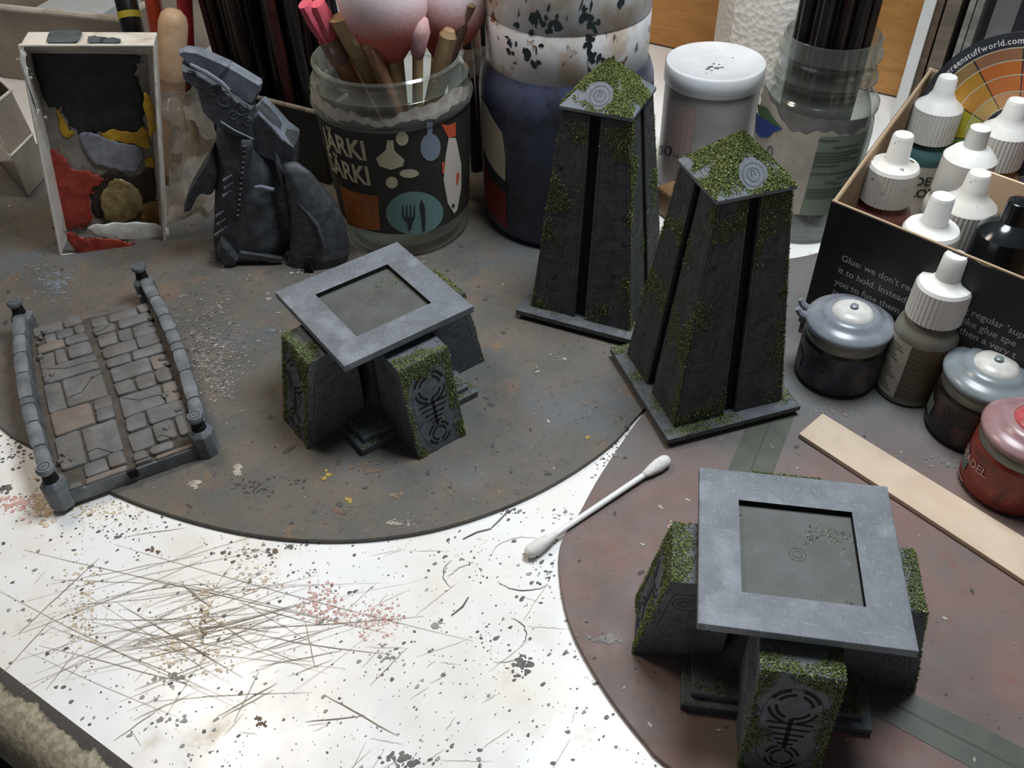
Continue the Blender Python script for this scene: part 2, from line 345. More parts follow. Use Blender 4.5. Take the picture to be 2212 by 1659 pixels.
for l in [(40,1370,215,1205),(110,1252,380,1262),(110,1262,440,1198),(245,1600,350,1528),(480,1550,590,1490),(270,1160,400,1140),(330,1348,470,1430),(560,1440,740,1405),(640,1455,720,1425),(470,1548,600,1475),(0,1460,120,1330),(100,1490,170,1400),(350,1560,440,1420),(400,1330,440,1390),(505,1560,560,1450),(660,1560,790,1545),(700,1500,860,1590),(660,1345,680,1440),(420,1410,620,1320),(520,1420,740,1350),(640,1260,430,1350),(800,1480,880,1400)]:
    scratch(*l, RN.uniform(.015, .035))
for _ in range(55):
    cx, cy = RN.uniform(60, 1250), RN.uniform(1180, 1650); L = RN.uniform(10, 60); a = math.radians(RN.gauss(-30, 25))
    if (G(cx, cy)-DE).dot(DN) > .4 and not inside(m2, *G(cx+40, cy)[:2]): scratch(cx-L*math.cos(a), cy-L*math.sin(a), cx+L*math.cos(a), cy+L*math.sin(a), .012)
obj('knife_scratches', scr, M['scratch'], desk, world=True, kind='stuff')
ink = MB()
for cx, cy, r, a0, a1, w in [(1135,1218,80,3.5,5.2,.016),(1135,1218,80,.9,2.4,.03),(1020,1240,62,2.4,3.9,.025),(1085,1370,52,-1.2,.6,.03),(1060,1290,110,3.7,4.4,.02),(1080,1380,70,.7,1.8,.02)]:
    P = [G(cx+r*1.0*math.cos(a0+(a1-a0)*k/12)+RN.uniform(-2,2), cy+r*.72*math.sin(a0+(a1-a0)*k/12)+RN.uniform(-1,1), ZD) for k in range(13)]; stroke(ink, P, w, ZD+.016+.00005*len(ink.v))
for P in [[(1062,1140),(1078,1125),(1092,1110),(1112,1098)],[(1000,1165),(1030,1150),(1062,1142)],[(1012,1290),(1000,1310),(975,1330)]]: stroke(ink, [G(*p, ZD) for p in P], .06, ZD+.016+RN.random()*.01)
obj('ink_arcs', ink, M['mk_dark'], desk, world=True, kind='stuff')

# marks on the two mats
MM = {'mk_grey': mat('grey_scraped_paint', (122,118,114), (104,100,98), 3, rough=.6), 'mk_tan': mat('tan_crust', (128,112,90), (108,96,82), 3, rough=.6), 'mk_dark': mat('dark_crust', (66,62,60), (78,73,70), 3, rough=.7)}
def on_mat(parent, poly, specs, z, rnd=None):
    ms = {}
    for px, py, sx, sy, n, a, b, k in specs:
        splat(ms.setdefault(k, MB()), px, py, sx, sy, n, a, b, z)
    for (k, n, a, b, box) in (rnd or []):
        for _ in range(n):
            p = G(RN.uniform(box[0], box[2]), RN.uniform(box[1], box[3]), z)
            if inside(poly, p.x, p.y): flake(ms.setdefault(k, MB()), p, a+b*RN.random()**5, z, RN.uniform(1, 2.2), RN.uniform(0, 3))
    nm = {'mk_white':'white_flecks','mk_yel':'yellow_flecks','mk_blue':'blue_grey_smears','mk_rust':'rust_smears','mk_dark':'dark_flecks','mk_tan':'tan_flecks','mk_grey':'grey_scrape','mk_red':'red_flecks'}
    for k, m in ms.items(): obj(nm[k], m, MM.get(k, M[k]), parent, kind='stuff')
on_mat(cm1, m1, [(455,760,75,115,900,.02,.085,'mk_grey'),(470,800,60,80,330,.012,.05,'mk_white'),(440,740,70,100,300,.012,.05,'mk_dark'),(115,610,50,34,260,.03,.10,'mk_blue'),(60,600,80,50,60,.02,.06,'mk_tan'),(300,570,90,30,120,.02,.06,'mk_tan'),(420,1046,12,10,12,.05,.14,'mk_white'),(515,1017,7,12,8,.06,.16,'mk_white'),
    (705,1025,14,10,16,.03,.1,'mk_yel'),(755,1077,4,6,4,.05,.1,'mk_yel'),(1270,945,4,4,3,.05,.09,'mk_yel'),(860,1070,24,12,18,.03,.1,'mk_tan'),(870,1130,40,10,30,.02,.08,'mk_white'),(800,1010,50,20,30,.04,.14,'mk_rust'),
    (1160,798,8,8,6,.04,.12,'mk_white'),(1210,775,20,8,12,.02,.07,'mk_white'),(580,640,4,14,6,.05,.12,'mk_white'),(470,660,8,6,6,.05,.1,'mk_white'),(575,714,8,5,6,.05,.12,'mk_blue'),
    (660,585,30,6,18,.04,.12,'mk_white'),(520,1045,60,20,30,.02,.07,'mk_dark'),(640,1040,30,10,14,.03,.08,'mk_dark'),(560,1060,40,30,30,.02,.07,'mk_dark'),(730,1110,40,20,20,.03,.1,'mk_rust'),(30,520,40,40,60,.02,.08,'mk_tan'),(560,600,60,14,12,.02,.06,'mk_white')], ZM,
    [('mk_white', 420, .01, .05, (0,420,1390,1160)), ('mk_dark', 350, .02, .09, (0,420,1390,1160)), ('mk_tan', 160, .01, .05, (0,420,1390,1160))])
on_mat(cm2, m2, [(1330,985,24,8,16,.04,.12,'mk_grey'),(1240+65,1380,44,10,40,.04,.1,'mk_grey'),(1450,1137,8,5,4,.05,.1,'mk_red'),(1800,960,40,20,30,.03,.09,'mk_grey'),(2050,1000,50,16,40,.03,.1,'mk_grey'),(1800,890,50,10,40,.03,.1,'mk_grey')], ZM,
    [('mk_white', 170, .01, .05, (1210,900,2212,1659)), ('mk_dark', 160, .01, .07, (1210,540,2212,1659)), ('mk_grey', 90, .01, .06, (1500,540,2212,1000))])
# clear tape on the second mat
def tape_mat():
    t = NT('greenish_tape'); c = t.mix(t.ramp(t.noise(1.2, 4), .4, .65), srgb(88,92,84), srgb(98,100,90)); return t.done(c, .35, alpha=.85)
M['tape'] = tape_mat(); M['tape_line'] = mat('tape_crease', (66,68,60), rough=.6)
def tape(a, b, c, d, label):
    q = [G(*p, .2) for p in (a, b, c, d)]; t = thing('tape_strip', label, 'tape', tuple((q[0]+q[1]+q[2]+q[3])/4))
    mb = MB(); mb.hexa([p+Vector((0,0,.003)) for p in q], [p+Vector((0,0,.016)) for p in q]); obj('tape_band', mb, M['tape'], t, world=True)
    mb = MB(); m0, m1_ = (q[0]+q[1])/2, (q[2]+q[3])/2; s = (q[1]-q[0]).normalized()*.04
    mb.hexa([p+Vector((0,0,.014)) for p in (m0-s, m0+s, m1_+s, m1_-s)], [p+Vector((0,0,.02)) for p in (m0-s, m0+s, m1_+s, m1_-s)]); obj('crease', mb, M['tape_line'], t, world=True)
tape((1545,1080), (1640,1100), (1720,890), (1625,890), 'greenish tape strip on the red-brown mat between the tower and the altar')
tape((1770,1480), (1850,1440), (2290,1655), (2230,1730), 'greenish tape strip on the red-brown mat running out beside the altar')
# ------------------------------------------------------------------ flock, engravings
RM = random.Random(11)
def moss_quad(mb, a, b, c, d, n, mask, size=(.035, .085), lift=.0, shag=.9):
    n = int(n*2.3); size = (size[0]*.72, size[1]*.72)
    a, b, c, d = [Vector(p) for p in (a, b, c, d)]; nn = (b-a).cross(d-a).normalized()
    for _ in range(n):
        u, v = RM.random(), RM.random(); p = (a*(1-u)+b*u)*(1-v)+(d*(1-u)+c*u)*v
        k = mask(u, v, p)
        if k <= 0 or RM.random() > min(1, k*2.2): continue
        q = p+nn*(lift+RM.random()*.045*min(1, k*1.5))
        t = Vector((RM.gauss(0,1), RM.gauss(0,1), RM.gauss(0,1))); t = (t+nn*shag*.4).normalized(); s = t.cross(nn)
        if s.length < .1: s = t.cross(Vector((0,0,1)))
        s = s.normalized(); L = RM.uniform(*size); w = L*.32; e = nn*L*.25
        mb.add([q-t*L*.5-s*w, q+t*L*.5-s*w*.4+e, q+t*L*.5+s*w*.4+e, q-t*L*.5+s*w], [(0,1,2,3)])
def nz(p, f, o=0): return noise.fractal(Vector((p.x*f+o, p.y*f-o, p.z*f+o*2)), 1.0, 2.0, 3)
class Face2:                                # draw strips on a plane: origin, u, v axes
    def __init__(s, o, u, v, lift=.006): s.o, s.u, s.v = Vector(o), Vector(u).normalized(), Vector(v).normalized(); s.n = s.u.cross(s.v); s.l = lift; s.mb = MB()
    def P(s, x, y): return s.o+s.u*x+s.v*y+s.n*s.l
    def poly(s, pts): s.mb.add([s.P(*p) for p in pts], [tuple(range(len(pts)))])
    def bar(s, x0, y0, x1, y1, w):
        d = Vector((x1-x0, y1-y0)); k = Vector((-d.y, d.x)).normalized()*w/2
        s.poly([(x0-k.x, y0-k.y), (x1-k.x, y1-k.y), (x1+k.x, y1+k.y), (x0+k.x, y0+k.y)])
    def arc(s, cx, cy, r, w, a0=0, a1=2*PI, n=None):
        n = n or max(4, int(abs(a1-a0)*5)); 
        A = [a0+(a1-a0)*k/n for k in range(n+1)]
        v = [s.P(cx+(r+w/2)*math.cos(a), cy+(r+w/2)*math.sin(a)) for a in A]+[s.P(cx+(r-w/2)*math.cos(a), cy+(r-w/2)*math.sin(a)) for a in A]
        s.mb.add(v, [(i, i+1, i+n+2, i+n+1) for i in range(n)])

M['soft_groove'] = mat('soft_groove', (62,63,62), rough=.8)
M['recess'] = mat('green_grey_recess', (72,74,72), (84,86,86), 1.1, .36, .7, .6, .2, 12, c3=(98,102,102), sc3=4, lo3=.6, hi3=.75)
# ------------------------------------------------------------------ the two altars
def make_altar(label, loc, rz):
    t = thing('stone_altar', label, 'model', loc, rz)
    mb = MB(); mb.box((0,0,.16), (5.28,5.28,.30)); obj('base_plate', mb, M['stone'], t, bevel=.03)
    mb = MB(); mb.box((0,0,.42), (4.75,4.75,.24)); obj('base_step', mb, M['stone'], t, bevel=.03)
    prof = [(1.95,.54),(1.62,.75),(1.36,1.1),(1.2,1.6),(1.14,2.2),(1.2,2.9),(1.4,3.5),(1.7,3.95),(1.75,4.28)]
    mb = MB(); rr = []
    for r, z in prof:
        ring = []
        for k in range(32):
            a = 2*PI*k/32; q = 1/max(abs(math.cos(a)), abs(math.sin(a))); q = 1+(q-1)*.8; ring.append((r*q*math.cos(a), r*q*math.sin(a), z))
        rr.append(ring)
    mb.rings(rr); obj('pillar', mb, M['stone_dark'], t, smooth=True)
    # top plate with a sunken square
    z0, z1, zi, o, i = 4.27, 4.55, 4.36, 2.675, 1.56
    sq = lambda h, z: [(-h,-h,z),(h,-h,z),(h,h,z),(-h,h,z)]
    mb = MB(); mb.add(sq(o,z0)+sq(o,z1)+sq(i,z1), [(3,2,1,0)]+[(k,(k+1)%4,(k+1)%4+4,k+4) for k in range(4)]+[(k+4,(k+1)%4+4,(k+1)%4+8,k+8) for k in range(4)])
    pl = obj('top_plate', mb, M['plate'], t, bevel=.025)
    mb = MB(); mb.add(sq(i,z1)+sq(i,zi), [(k,k+4,(k+1)%4+4,(k+1)%4) for k in range(4)]); obj('recess_wall', mb, M['slot'], pl)
    mb = MB(); mb.add(sq(i,zi), [(0,1,2,3)]); rf = obj('recess_floor', mb, M['recess'], pl)
    f = Face2((0,0,zi), (1,0,0), (0,1,0)); f.arc(0,0,.22,.014); f.arc(0,0,.12,.012); obj('engraved_ring', f.mb, M['soft_groove'], pl)
    mm = MB(); moss_quad(mm, *[Vector(p) for p in sq(i,zi)], 900, lambda u, v, p: nz(p, .9, 3)-.25)
    # four buttress blocks with their cut-out sign
    first = None
    for s in range(4):
        R = Matrix.Rotation(s*PI/2, 4, 'Z')
        if first is None:
            w_ = 1.05; yb, yr, yi, zr, zt = -4.08, -3.33, -1.5, 3.86, 4.02
            b = [(-w_,yb,.0),(w_,yb,.0),(w_,yi,.0),(-w_,yi,.0)]; tp_ = [(-w_,yr,zr),(w_,yr,zr),(w_,yi,zt),(-w_,yi,zt)]
            mb = MB(); mb.hexa(b, tp_); blk = obj('buttress', mb, M['stone'], t, bevel=.03)
            o_ = Vector((0, yb, 0)); vv = Vector((0, yr-yb, zr)); L = vv.length
            f = Face2(o_, (1,0,0), vv); f.l = .008
            cx, cy, r = 0, 2.72, .45                    # big broken ring
            for a0, a1 in ((.35,1.35),(1.85,2.75),(3.3,4.4),(4.95,6.0)): f.arc(cx, cy, r+.18, .09, a0, a1)
            for a0, a1 in ((.15,1.2),(1.6,2.7),(3.1,4.35),(4.75,5.9)): f.arc(cx, cy, r, .085, a0, a1)
            f.bar(0, 2.26, 0, 1.05, .12)
            for y, h in ((2.06,.60),(1.84,.52),(1.62,.42),(1.42,.30),(1.24,.2)): f.bar(-h, y, h, y+.02, .065)
            cy, r = .70, .28
            for a0, a1 in ((.3,1.25),(1.9,2.85),(3.4,4.4),(5.0,5.9)): f.arc(cx, cy, r+.16, .08, a0, a1)
            for a0, a1 in ((.1,1.5),(1.7,3.0),(3.2,4.5),(4.8,6.1)): f.arc(cx, cy, r, .075, a0, a1)
            gl = obj('cut_out_sign', f.mb, M['slot'], blk)
            g = Face2(o_, (1,0,0), vv); g.l = .005
            for k in range(26):
                a = 2*PI*k/26; a2 = 2*PI*(k+1)/26; X = lambda q: .80*math.copysign(abs(math.cos(q))**.7, math.cos(q)); Y = lambda q: 1.85+1.55*math.copysign(abs(math.sin(q))**.8, math.sin(q))
                g.bar(X(a), Y(a), X(a2), Y(a2), .018)
            en = obj('engraved_frame', g.mb, M['groove'], blk)
            # curls and circles on both flanks, ticks on the top face
            h = Face2((w_, 0, 0), (0,1,0), (0,0,1)); h.l = .005; h2 = Face2((-w_, 0, 0), (0,-1,0), (0,0,1)); h2.l = .005
            for H, sg in ((h, 1), (h2, -1)):
                for (y, z, rr_) in ((-2.9,2.9,.28),(-2.5,2.5,.2),(-2.8,2.2,.24),(-2.2,3.2,.22),(-3.1,1.5,.3)): H.arc(sg*y, z, rr_, .018, .3, 5.4); H.arc(sg*y, z, rr_*.5, .016)
                H.bar(sg*-3.2, 3.3, sg*-2.0, 3.5, .018); H.bar(sg*-3.6, 1.2, sg*-3.2, 3.3, .018)
            h.mb.add(h2.mb.v, h2.mb.f); e2 = obj('engraved_curls', h.mb, M['groove'], blk)
            q = Face2((0, yr, zr), (1,0,0), (0, yi-yr, zt-zr)); q.l = .006
            for sx in (-1, 1):
                for y in (.15,.45,.75): q.bar(sx*.86, y, sx*.98, y, .025); q.bar(sx*.86, y, sx*.86, y+.14, .02)
            e3 = obj('edge_ticks', q.mb, M['groove'], blk); first = (blk, [gl, en, e2, e3])
        else:
            bk = share(first[0], t, (0,0,0), s*PI/2)
            for c in first[1]: share(c, bk)
        w_ = 1.05; A, B = Vector((-w_,yb,0)), Vector((w_,yb,0)); C_, D_ = Vector((w_,yr,zr)), Vector((-w_,yr,zr)); E_, F_ = Vector((w_,yi,zt)), Vector((-w_,yi,zt)); A2, B2 = Vector((-w_,yi,0)), Vector((w_,yi,0))
        off = s*3.1+loc[0]
        T = lambda p: R @ p
        bare = lambda u, v: max(0, .55-((u-.5)/.32)**2-((v-.52)/.42)**2)   # the sign itself is kept clear
        moss_quad(mm, T(A), T(B), T(C_), T(D_), 4800, lambda u, v, p: .95*max(0, (v-.76)/.24)**.8+.7*max(0, (abs(u-.5)-.26)/.22)+.9*nz(p, .8, off)-.10-.7*bare(u, v)+.25*max(0, .2-v))
        moss_quad(mm, T(D_), T(C_), T(E_), T(F_), 2600, lambda u, v, p: 1.1-3.0*v+.9*nz(p, .9, off+5))
        moss_quad(mm, T(B), T(B2), T(E_), T(C_), 1300, lambda u, v, p: .55*max(0, 1-u*5)+.3*max(0, .25-v)+1.0*nz(p, .7, off+9)-.32)
        moss_quad(mm, T(A2), T(A), T(D_), T(F_), 1300, lambda u, v, p: .55*max(0, 1-(1-u)*5)+.3*max(0, .25-v)+1.0*nz(p, .7, off+13)-.32)
        c = 2.64; moss_quad(mm, R @ Vector((-c,-c,.31)), R @ Vector((c,-c,.31)), R @ Vector((c,-2.36,.31)), R @ Vector((-c,-2.36,.31)), 500, lambda u, v, p: nz(p, 1, off)+.1)
        c = 2.36; moss_quad(mm, R @ Vector((-c,-c,.55)), R @ Vector((c,-c,.55)), R @ Vector((c,-1.2,.55)), R @ Vector((-c,-1.2,.55)), 1300, lambda u, v, p: nz(p, .8, off+3)+.12)
    obj('moss_flock', mm, M['moss'], t, kind='stuff')
    return t
make_altar('square-topped stone altar with mossy buttresses on the dark brown mat', (-5.043, 26.155, .2), .6227)
make_altar('square-topped stone altar with mossy buttresses on the red-brown mat, brushed plate', (7.633, 14.328, .2), -.1813)

# ------------------------------------------------------------------ the two towers
def make_tower(label, loc, rz, seed):
    t = thing('obelisk_tower', label, 'model', loc, rz); mm = MB()
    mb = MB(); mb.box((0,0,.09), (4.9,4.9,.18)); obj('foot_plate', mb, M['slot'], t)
    mb = MB(); mb.box((0,0,.345), (5.57,5.57,.25)); obj('base_plate', mb, M['stone'], t, bevel=.03)
    zb, zt, hb, ht, g = .47, 9.3, 2.28, 1.36, .23
    mb = MB(); k = .22; mb.hexa([(-hb+k,-hb+k,zb),(hb-k,-hb+k,zb),(hb-k,hb-k,zb),(-hb+k,hb-k,zb)], [(-ht+k,-ht+k,zt),(ht-k,-ht+k,zt),(ht-k,ht-k,zt),(-ht+k,ht-k,zt)]); obj('core', mb, M['slot'], t)
    # roof
    e, ze, zl, za = 1.435, 9.36, 9.5, 10.93
    mb = MB(); mb.add([(-e,-e,ze),(e,-e,ze),(e,e,ze),(-e,e,ze),(-e,-e,zl),(e,-e,zl),(e,e,zl),(-e,e,zl),(0,0,za)], [(3,2,1,0)]+[(i,(i+1)%4,(i+1)%4+4,i+4) for i in range(4)]+[(i+4,(i+1)%4+4,8) for i in range(4)])
    rf = obj('roof_cap', mb, M['plate'], t, bevel=.02)
    th = .16; proto = None
    for s in range(4):
        R = Matrix.Rotation(s*PI/2, 4, 'Z')
        if proto is None:
            proto = []
            for sg in (-1, 1):
                x0b, x1b, x0t, x1t = (g, hb-.05, g*.92, ht-.03)
                b = [(x0b,-hb,zb),(x1b,-hb,zb),(x1b,-hb+th,zb),(x0b,-hb+th,zb)]; q = [(x0t,-ht,zt),(x1t,-ht,zt),(x1t,-ht+th,zt),(x0t,-ht+th,zt)]
                if sg < 0: b = [(-p[0],p[1],p[2]) for p in (b[1],b[0],b[3],b[2])]; q = [(-p[0],p[1],p[2]) for p in (q[1],q[0],q[3],q[2])]
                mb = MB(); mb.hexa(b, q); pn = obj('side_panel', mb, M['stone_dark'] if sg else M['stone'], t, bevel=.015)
                f = Face2((0,-hb,zb), (1,0,0), (0, hb-ht, zt-zb)); f.l = .004; L = Vector((0, hb-ht, zt-zb)).length
                W = lambda y: (g+(g*.92-g)*y/L, hb-.05+(ht-hb+.02)*y/L)
                rr = random.Random(3 if sg > 0 else 8)
                for k in range(14):
                    y0, y1 = L*k/14, L*(k+1)/14
                    for inset in (.12,): 
                        a0, b0 = W(y0); a1, b1 = W(y1); f.bar(sg*(a0+inset), y0, sg*(a1+inset), y1, .016); f.bar(sg*(b0-inset), y0, sg*(b1-inset), y1, .016)
                y = .6
                while y < L-.4:
                    a, b_ = W(y); c = (a+b_)/2; hw = (b_-a)/2-.16
                    kind = rr.random()
                    if kind < .45:
                        r = min(hw*.8, rr.uniform(.16,.38)); f.arc(sg*c+rr.uniform(-.1,.1), y, r, .02, rr.uniform(0,2), rr.uniform(4.5,7.5)); f.arc(sg*c, y, r*.6, .016); y += r*2+.12
                    elif kind < .8:
                        for _ in range(3):
                            xa = sg*c+rr.uniform(-hw, hw); f.bar(xa, y, xa+rr.uniform(-.25,.25), y+rr.uniform(.1,.35), .018); f.arc(xa, y+.1, rr.uniform(.05,.12), .016)
                        y += .45
                    else:
                        f.bar(sg*c-hw, y, sg*c+hw*.2, y, .018); f.bar(sg*c+hw*.2, y, sg*c+hw*.2, y+.4, .018); f.bar(sg*c-hw*.6, y+.2, sg*c+hw*.8, y+.2, .016); y += .6
                en = obj('engraved_lines', f.mb, M['groove'], pn); proto.append((pn, en))
            v = Vector((0, e, za-zl)); f = Face2((0,-e,zl), (1,0,0), v); f.l = .006
            f.arc(0,.62,.38,.014); f.arc(0,.62,.22,.014); f.bar(-.06,.58,-.06,.76,.02); f.bar(-.06,.76,.08,.74,.02); f.bar(.06,.58,.06,.70,.02)
            rg = obj('engraved_roundel', f.mb, M['groove'], rf)
        else:
            for pn, en in proto: share(en, share(pn, t, (0,0,0), s*PI/2))
            share(rg, rf, (0,0,0), s*PI/2)
        off = seed+s*5.3; T = lambda x, y, z: R @ Vector((x, y, z))
        moss_quad(mm, T(-e,-e,zl), T(e,-e,zl), T(0,-.01,za), T(0,-.01,za), 5200, lambda u, v, p: .62-(5.0 if s == 0 else 1.2)*max(0, .56-math.hypot((u-.5)*(1-v)*2.87, (v-.34)*1.95))-(4.0 if s == 0 else 2.0)*max(0, .40-v)*max(0, .72-u)-(3.0*max(0, u-.6)*max(0, .5-v) if s == 1 else 0)+.7*nz(p, 1.1, off), size=(.04,.1))
        for x0, x1, x2, x3 in ((-hb,-g,-g,-ht), (g,hb,ht,g)):
            edge = (lambda u: u) if x0 < 0 else (lambda u: 1-u)
            moss_quad(mm, T(x0,-hb,zb), T(x1,-hb,zb), T(x2,-ht,zt), T(x3,-ht,zt), 5200, lambda u, v, p: 1.3*nz(p, .5, off)+.5*max(0, .5-edge(u))+.30*max(0, (v-.8)/.2)+.35*max(0, .12-v)/.12-.27, size=(.035,.085))
        c = 2.78; moss_quad(mm, T(-c,-c,zb), T(c,-c,zb), T(c,-hb,zb), T(-c,-hb,zb), 1500, lambda u, v, p: nz(p, .6, off+2)+.08+.35*(v-.5))
    obj('moss_flock', mm, M['moss'], t, kind='stuff'); return t
make_tower('tall mossy stone tower in front of the blue-grey bottle, roundel clear on its roof', (3.962, 31.80, .2), 1.12375-PI/2, 4.2)
make_tower('tall mossy stone tower on the red-brown mat edge, in front of the label-torn jar', (7.568, 25.875, .2), .29062, 21.7)
# ------------------------------------------------------------------ small stone road with parapets
BA = math.radians(26.8); BO = Vector((-16.33, 20.27, .2)); BW, BL = 5.8, 11.3
road = thing('stone_road_piece', 'grey cobbled road piece with low parapets and corner posts', 'model', tuple(BO), BA)
M['road'] = mat('grey_road_stone', (88,88,88), (112,112,112), 1.2, .36, .68, .6, .35, 9, c3=(96,86,76), sc3=.7, lo3=.5, hi3=.72)
M['road_rust'] = mat('rusty_road_stone', (106,92,84), (118,112,106), 1.2, .36, .68, .6, .35, 9)
M['road_bed'] = mat('brown_road_bed', (66,60,54), (80,74,68), 2, rough=.8, bump=.4, bsc=8)
M['parapet'] = mat('blue_grey_parapet', (88,92,96), (120,124,128), 1.4, .38, .68, .6, .35, 8)
BI = (Matrix.Translation(BO) @ Matrix.Rotation(BA, 4, 'Z')).inverted()
def bl(cx, cy, z=.9): return BI @ G(cx*520/1598, 580+cy*540/1659, z)     # reads positions from the enlarged view of the road
RB = random.Random(4)
def cobble(x0, x1, y0, y1, m, top=.72, crack=None, r=.09):
    g_ = .035; x0 += g_; x1 -= g_; y0 += g_; y1 -= g_
    j = lambda s=.04: RB.uniform(-s, s)
    r = min(r*RB.uniform(.7, 1.6), (x1-x0)*.35, (y1-y0)*.35)
    c = [(x0+j(), y0+j()), (x1+j(), y0+j()), (x1+j(), y1+j()), (x0+j(), y1+j())]; out = []
    for i in range(4):
        p, a, b = Vector(c[i]), (Vector(c[i-1])-Vector(c[i])).normalized(), (Vector(c[(i+1) % 4])-Vector(c[i])).normalized()
        out += [p+a*r, p+(a+b)*r*.3, p+b*r]
    cen = sum(out, Vector((0, 0)))/len(out); h = top+RB.uniform(-.03, .05); rr = []
    for k, z in ((1, .5), (1, h-.06), (.955, h-.015), (.88, h)):
        rr.append([(cen.x+(p.x-cen.x)*k, cen.y+(p.y-cen.y)*k, z) for p in out])
    mb = MB(); mb.rings(rr, False, True); s = obj('cobble', mb, m, road, smooth=True, angle=50)
    if crack:
        f = Face2((0,0,h+.004), (1,0,0), (0,1,0)); P = [(x0+(x1-x0)*u, y0+(y1-y0)*v) for u, v in crack]
        for a, b in zip(P, P[1:]): f.bar(a[0], a[1], b[0], b[1], .03)
        obj('crack', f.mb, M['groove'], s)
def vrow(ys, side):
    a, b = ((650, 1440), (430, 340)) if side == 'L' else ((1150, 1285), (880, 250))
    return [max(.05, min(BL-.05, bl(a[0]+(b[0]-a[0])*(a[1]-y)/(a[1]-b[1]), y).y)) for y in ys]
vL, vR = vrow([335], 'L')[0], vrow([255], 'R')[0]; mb = MB(); mb.prism([(.25,.03),(BW-.25,.03),(BW-.25,vR+.05),(.25,vL+.05)], 0, .58); obj('slab', mb, M['parapet'], road, bevel=.04); mb = MB(); mb.prism([(.3,.1),(BW-.3,.1),(BW-.3,vR-.02),(.3,vL-.02)], .5, .6); obj('joint_bed', mb, M['road_bed'], road)
mid = lambda y: 2.82+.12*math.sin(y*.45)+.03*y*0
XL, XR = .55, BW-.5
def rows(side, ys, layout):
    v = vrow(ys, side)
    for k, row in enumerate(layout):
        y0, y1 = v[k], v[k+1]; ym = (y0+y1)/2
        lo, hi = (XL, mid(ym)-.1) if side == 'L' else (mid(ym)+.1, XR); x = lo; tot = sum(abs(q[0]) for q in row)
        for q in row:
            w_ = abs(q[0])/tot*(hi-lo); crack = q[2] if len(q) > 2 else None; m = M['road_rust'] if len(q) > 1 and q[1] == 'r' else M['road']
            if len(q) > 1 and q[1] == '2': cobble(x, x+w_, y0, ym, m); cobble(x, x+w_, ym, y1, m)
            elif len(q) > 1 and q[1] == '0': pass
            else: cobble(x, x+w_, y0, y1, m, crack=crack)
            x += w_
cr1 = [(.0,.25),(.3,.28),(.55,.1),(.7,.0)]; cr2 = [(.1,.9),(.45,.55),(.9,.5),(1,.4)]; cr3 = [(0,.3),(.4,.35),(.7,.7),(1,.8)]
rows('L', [1470,1370,1275,1050,895,705,605,515,455,395,335], [[(.3,''),(.7,'r')],[(.32,'0'),(.4,''),(.28,'')],[(.42,''),(.58,'',cr1)],[(.68,'r'),(.32,'2')],[(.3,''),(.7,'',cr3)],[(1,'',cr2)],[(.3,''),(.22,''),(.48,'')],[(.55,'r'),(.45,'')],[(.2,'0'),(.22,''),(.34,''),(.24,'')],[(.6,''),(.4,'')]])
rows('R', [1300,1205,1145,1015,915,778,688,592,528,450,372,312,255], [[(.3,''),(.7,'r')],[(.25,''),(.4,''),(.35,'0')],[(.4,''),(.35,'',cr1),(.25,'')],[(.35,''),(.65,'')],[(.72,'',cr2),(.28,'r')],[(.34,''),(.36,''),(.3,'')],[(.7,''),(.3,'r')],[(.45,''),(.55,'')],[(.6,''),(.4,'')],[(.35,''),(.25,''),(.4,'')],[(.4,'',cr3),(.6,'')],[(.3,''),(.5,''),(.2,'')]])
# loose pebbles
for (u, v) in [(.62,1.6),(.8,1.9),(1.0,1.5),(.66,6.9),(.72,6.5),(.95,6.8),(.66,8.2),(.8,9.6),(.7,9.2),(1.0,9.9),(5.2,1.8),(4.4,1.4),(5.15,3.4),(4.7,3.3),(5.2,5.2),(5.1,5.6),(5.15,8.1),(5.2,8.6),(3.2,8.3),(5.1,10.4),(2.4,5.9),(5.0,2.2)]:
    r = RB.uniform(.09,.16); mb = MB(); mb.lathe([(r*.5,0),(r,r*.35),(r*.95,r*.7),(r*.5,r*1.1)], 8, (u, v, .66), wob=lambda k, n, z: 1+.2*math.sin(k*2.3+u*7)); obj('pebble', mb, M['road'], road, smooth=True)
# parapets: stacked stones that bow outwards, and posts
for side, x in (('l', .3), ('r', BW-.3)):
    sg = -1 if side == 'l' else 1
    cuts = [.55, 2.1, 3.5, 4.6, 5.0, 6.6, 8.0, 9.3, BL-.45] if side == 'l' else [.5, 1.9, 3.6, 5.0, 5.5, 6.4, 7.6, 9.2, BL-.45]
    mb = MB(); rr = []
    for k in range(13):
        y = .2+(BL-.4)*k/12; bow = sg*.28*math.sin(PI*y/BL); xx = x+bow
        rr.append([(xx-.24,y,0),(xx+.24,y,0),(xx+.2,y,1.05),(xx-.2,y,1.05)])
    mb.rings([list(reversed(r)) for r in rr]); obj('parapet_wall', mb, M['parapet'], road, bevel=.03)
    for y0, y1 in zip(cuts, cuts[1:]):
        mb = MB(); rr = []
        for k in range(5):
            y = y0+.03+(y1-y0-.06)*k/4; bow = sg*.28*math.sin(PI*y/BL); e = .86 if k in (0, 4) else 1; xx = x+bow; h = 1.32+.06*math.sin(y*3)*0+.12*math.sin(PI*y/BL)
            rr.append([(xx-.27*e,y,.98),(xx+.27*e,y,.98),(xx+.25*e,y,h-.08),(xx+.13*e,y,h*(.99 if e < 1 else 1)),(xx-.13*e,y,h*(.99 if e < 1 else 1)),(xx-.25*e,y,h-.08)])
        mb.rings([list(reversed(r)) for r in rr]); obj('coping_stone', mb, M['parapet'], road, smooth=True, angle=35)
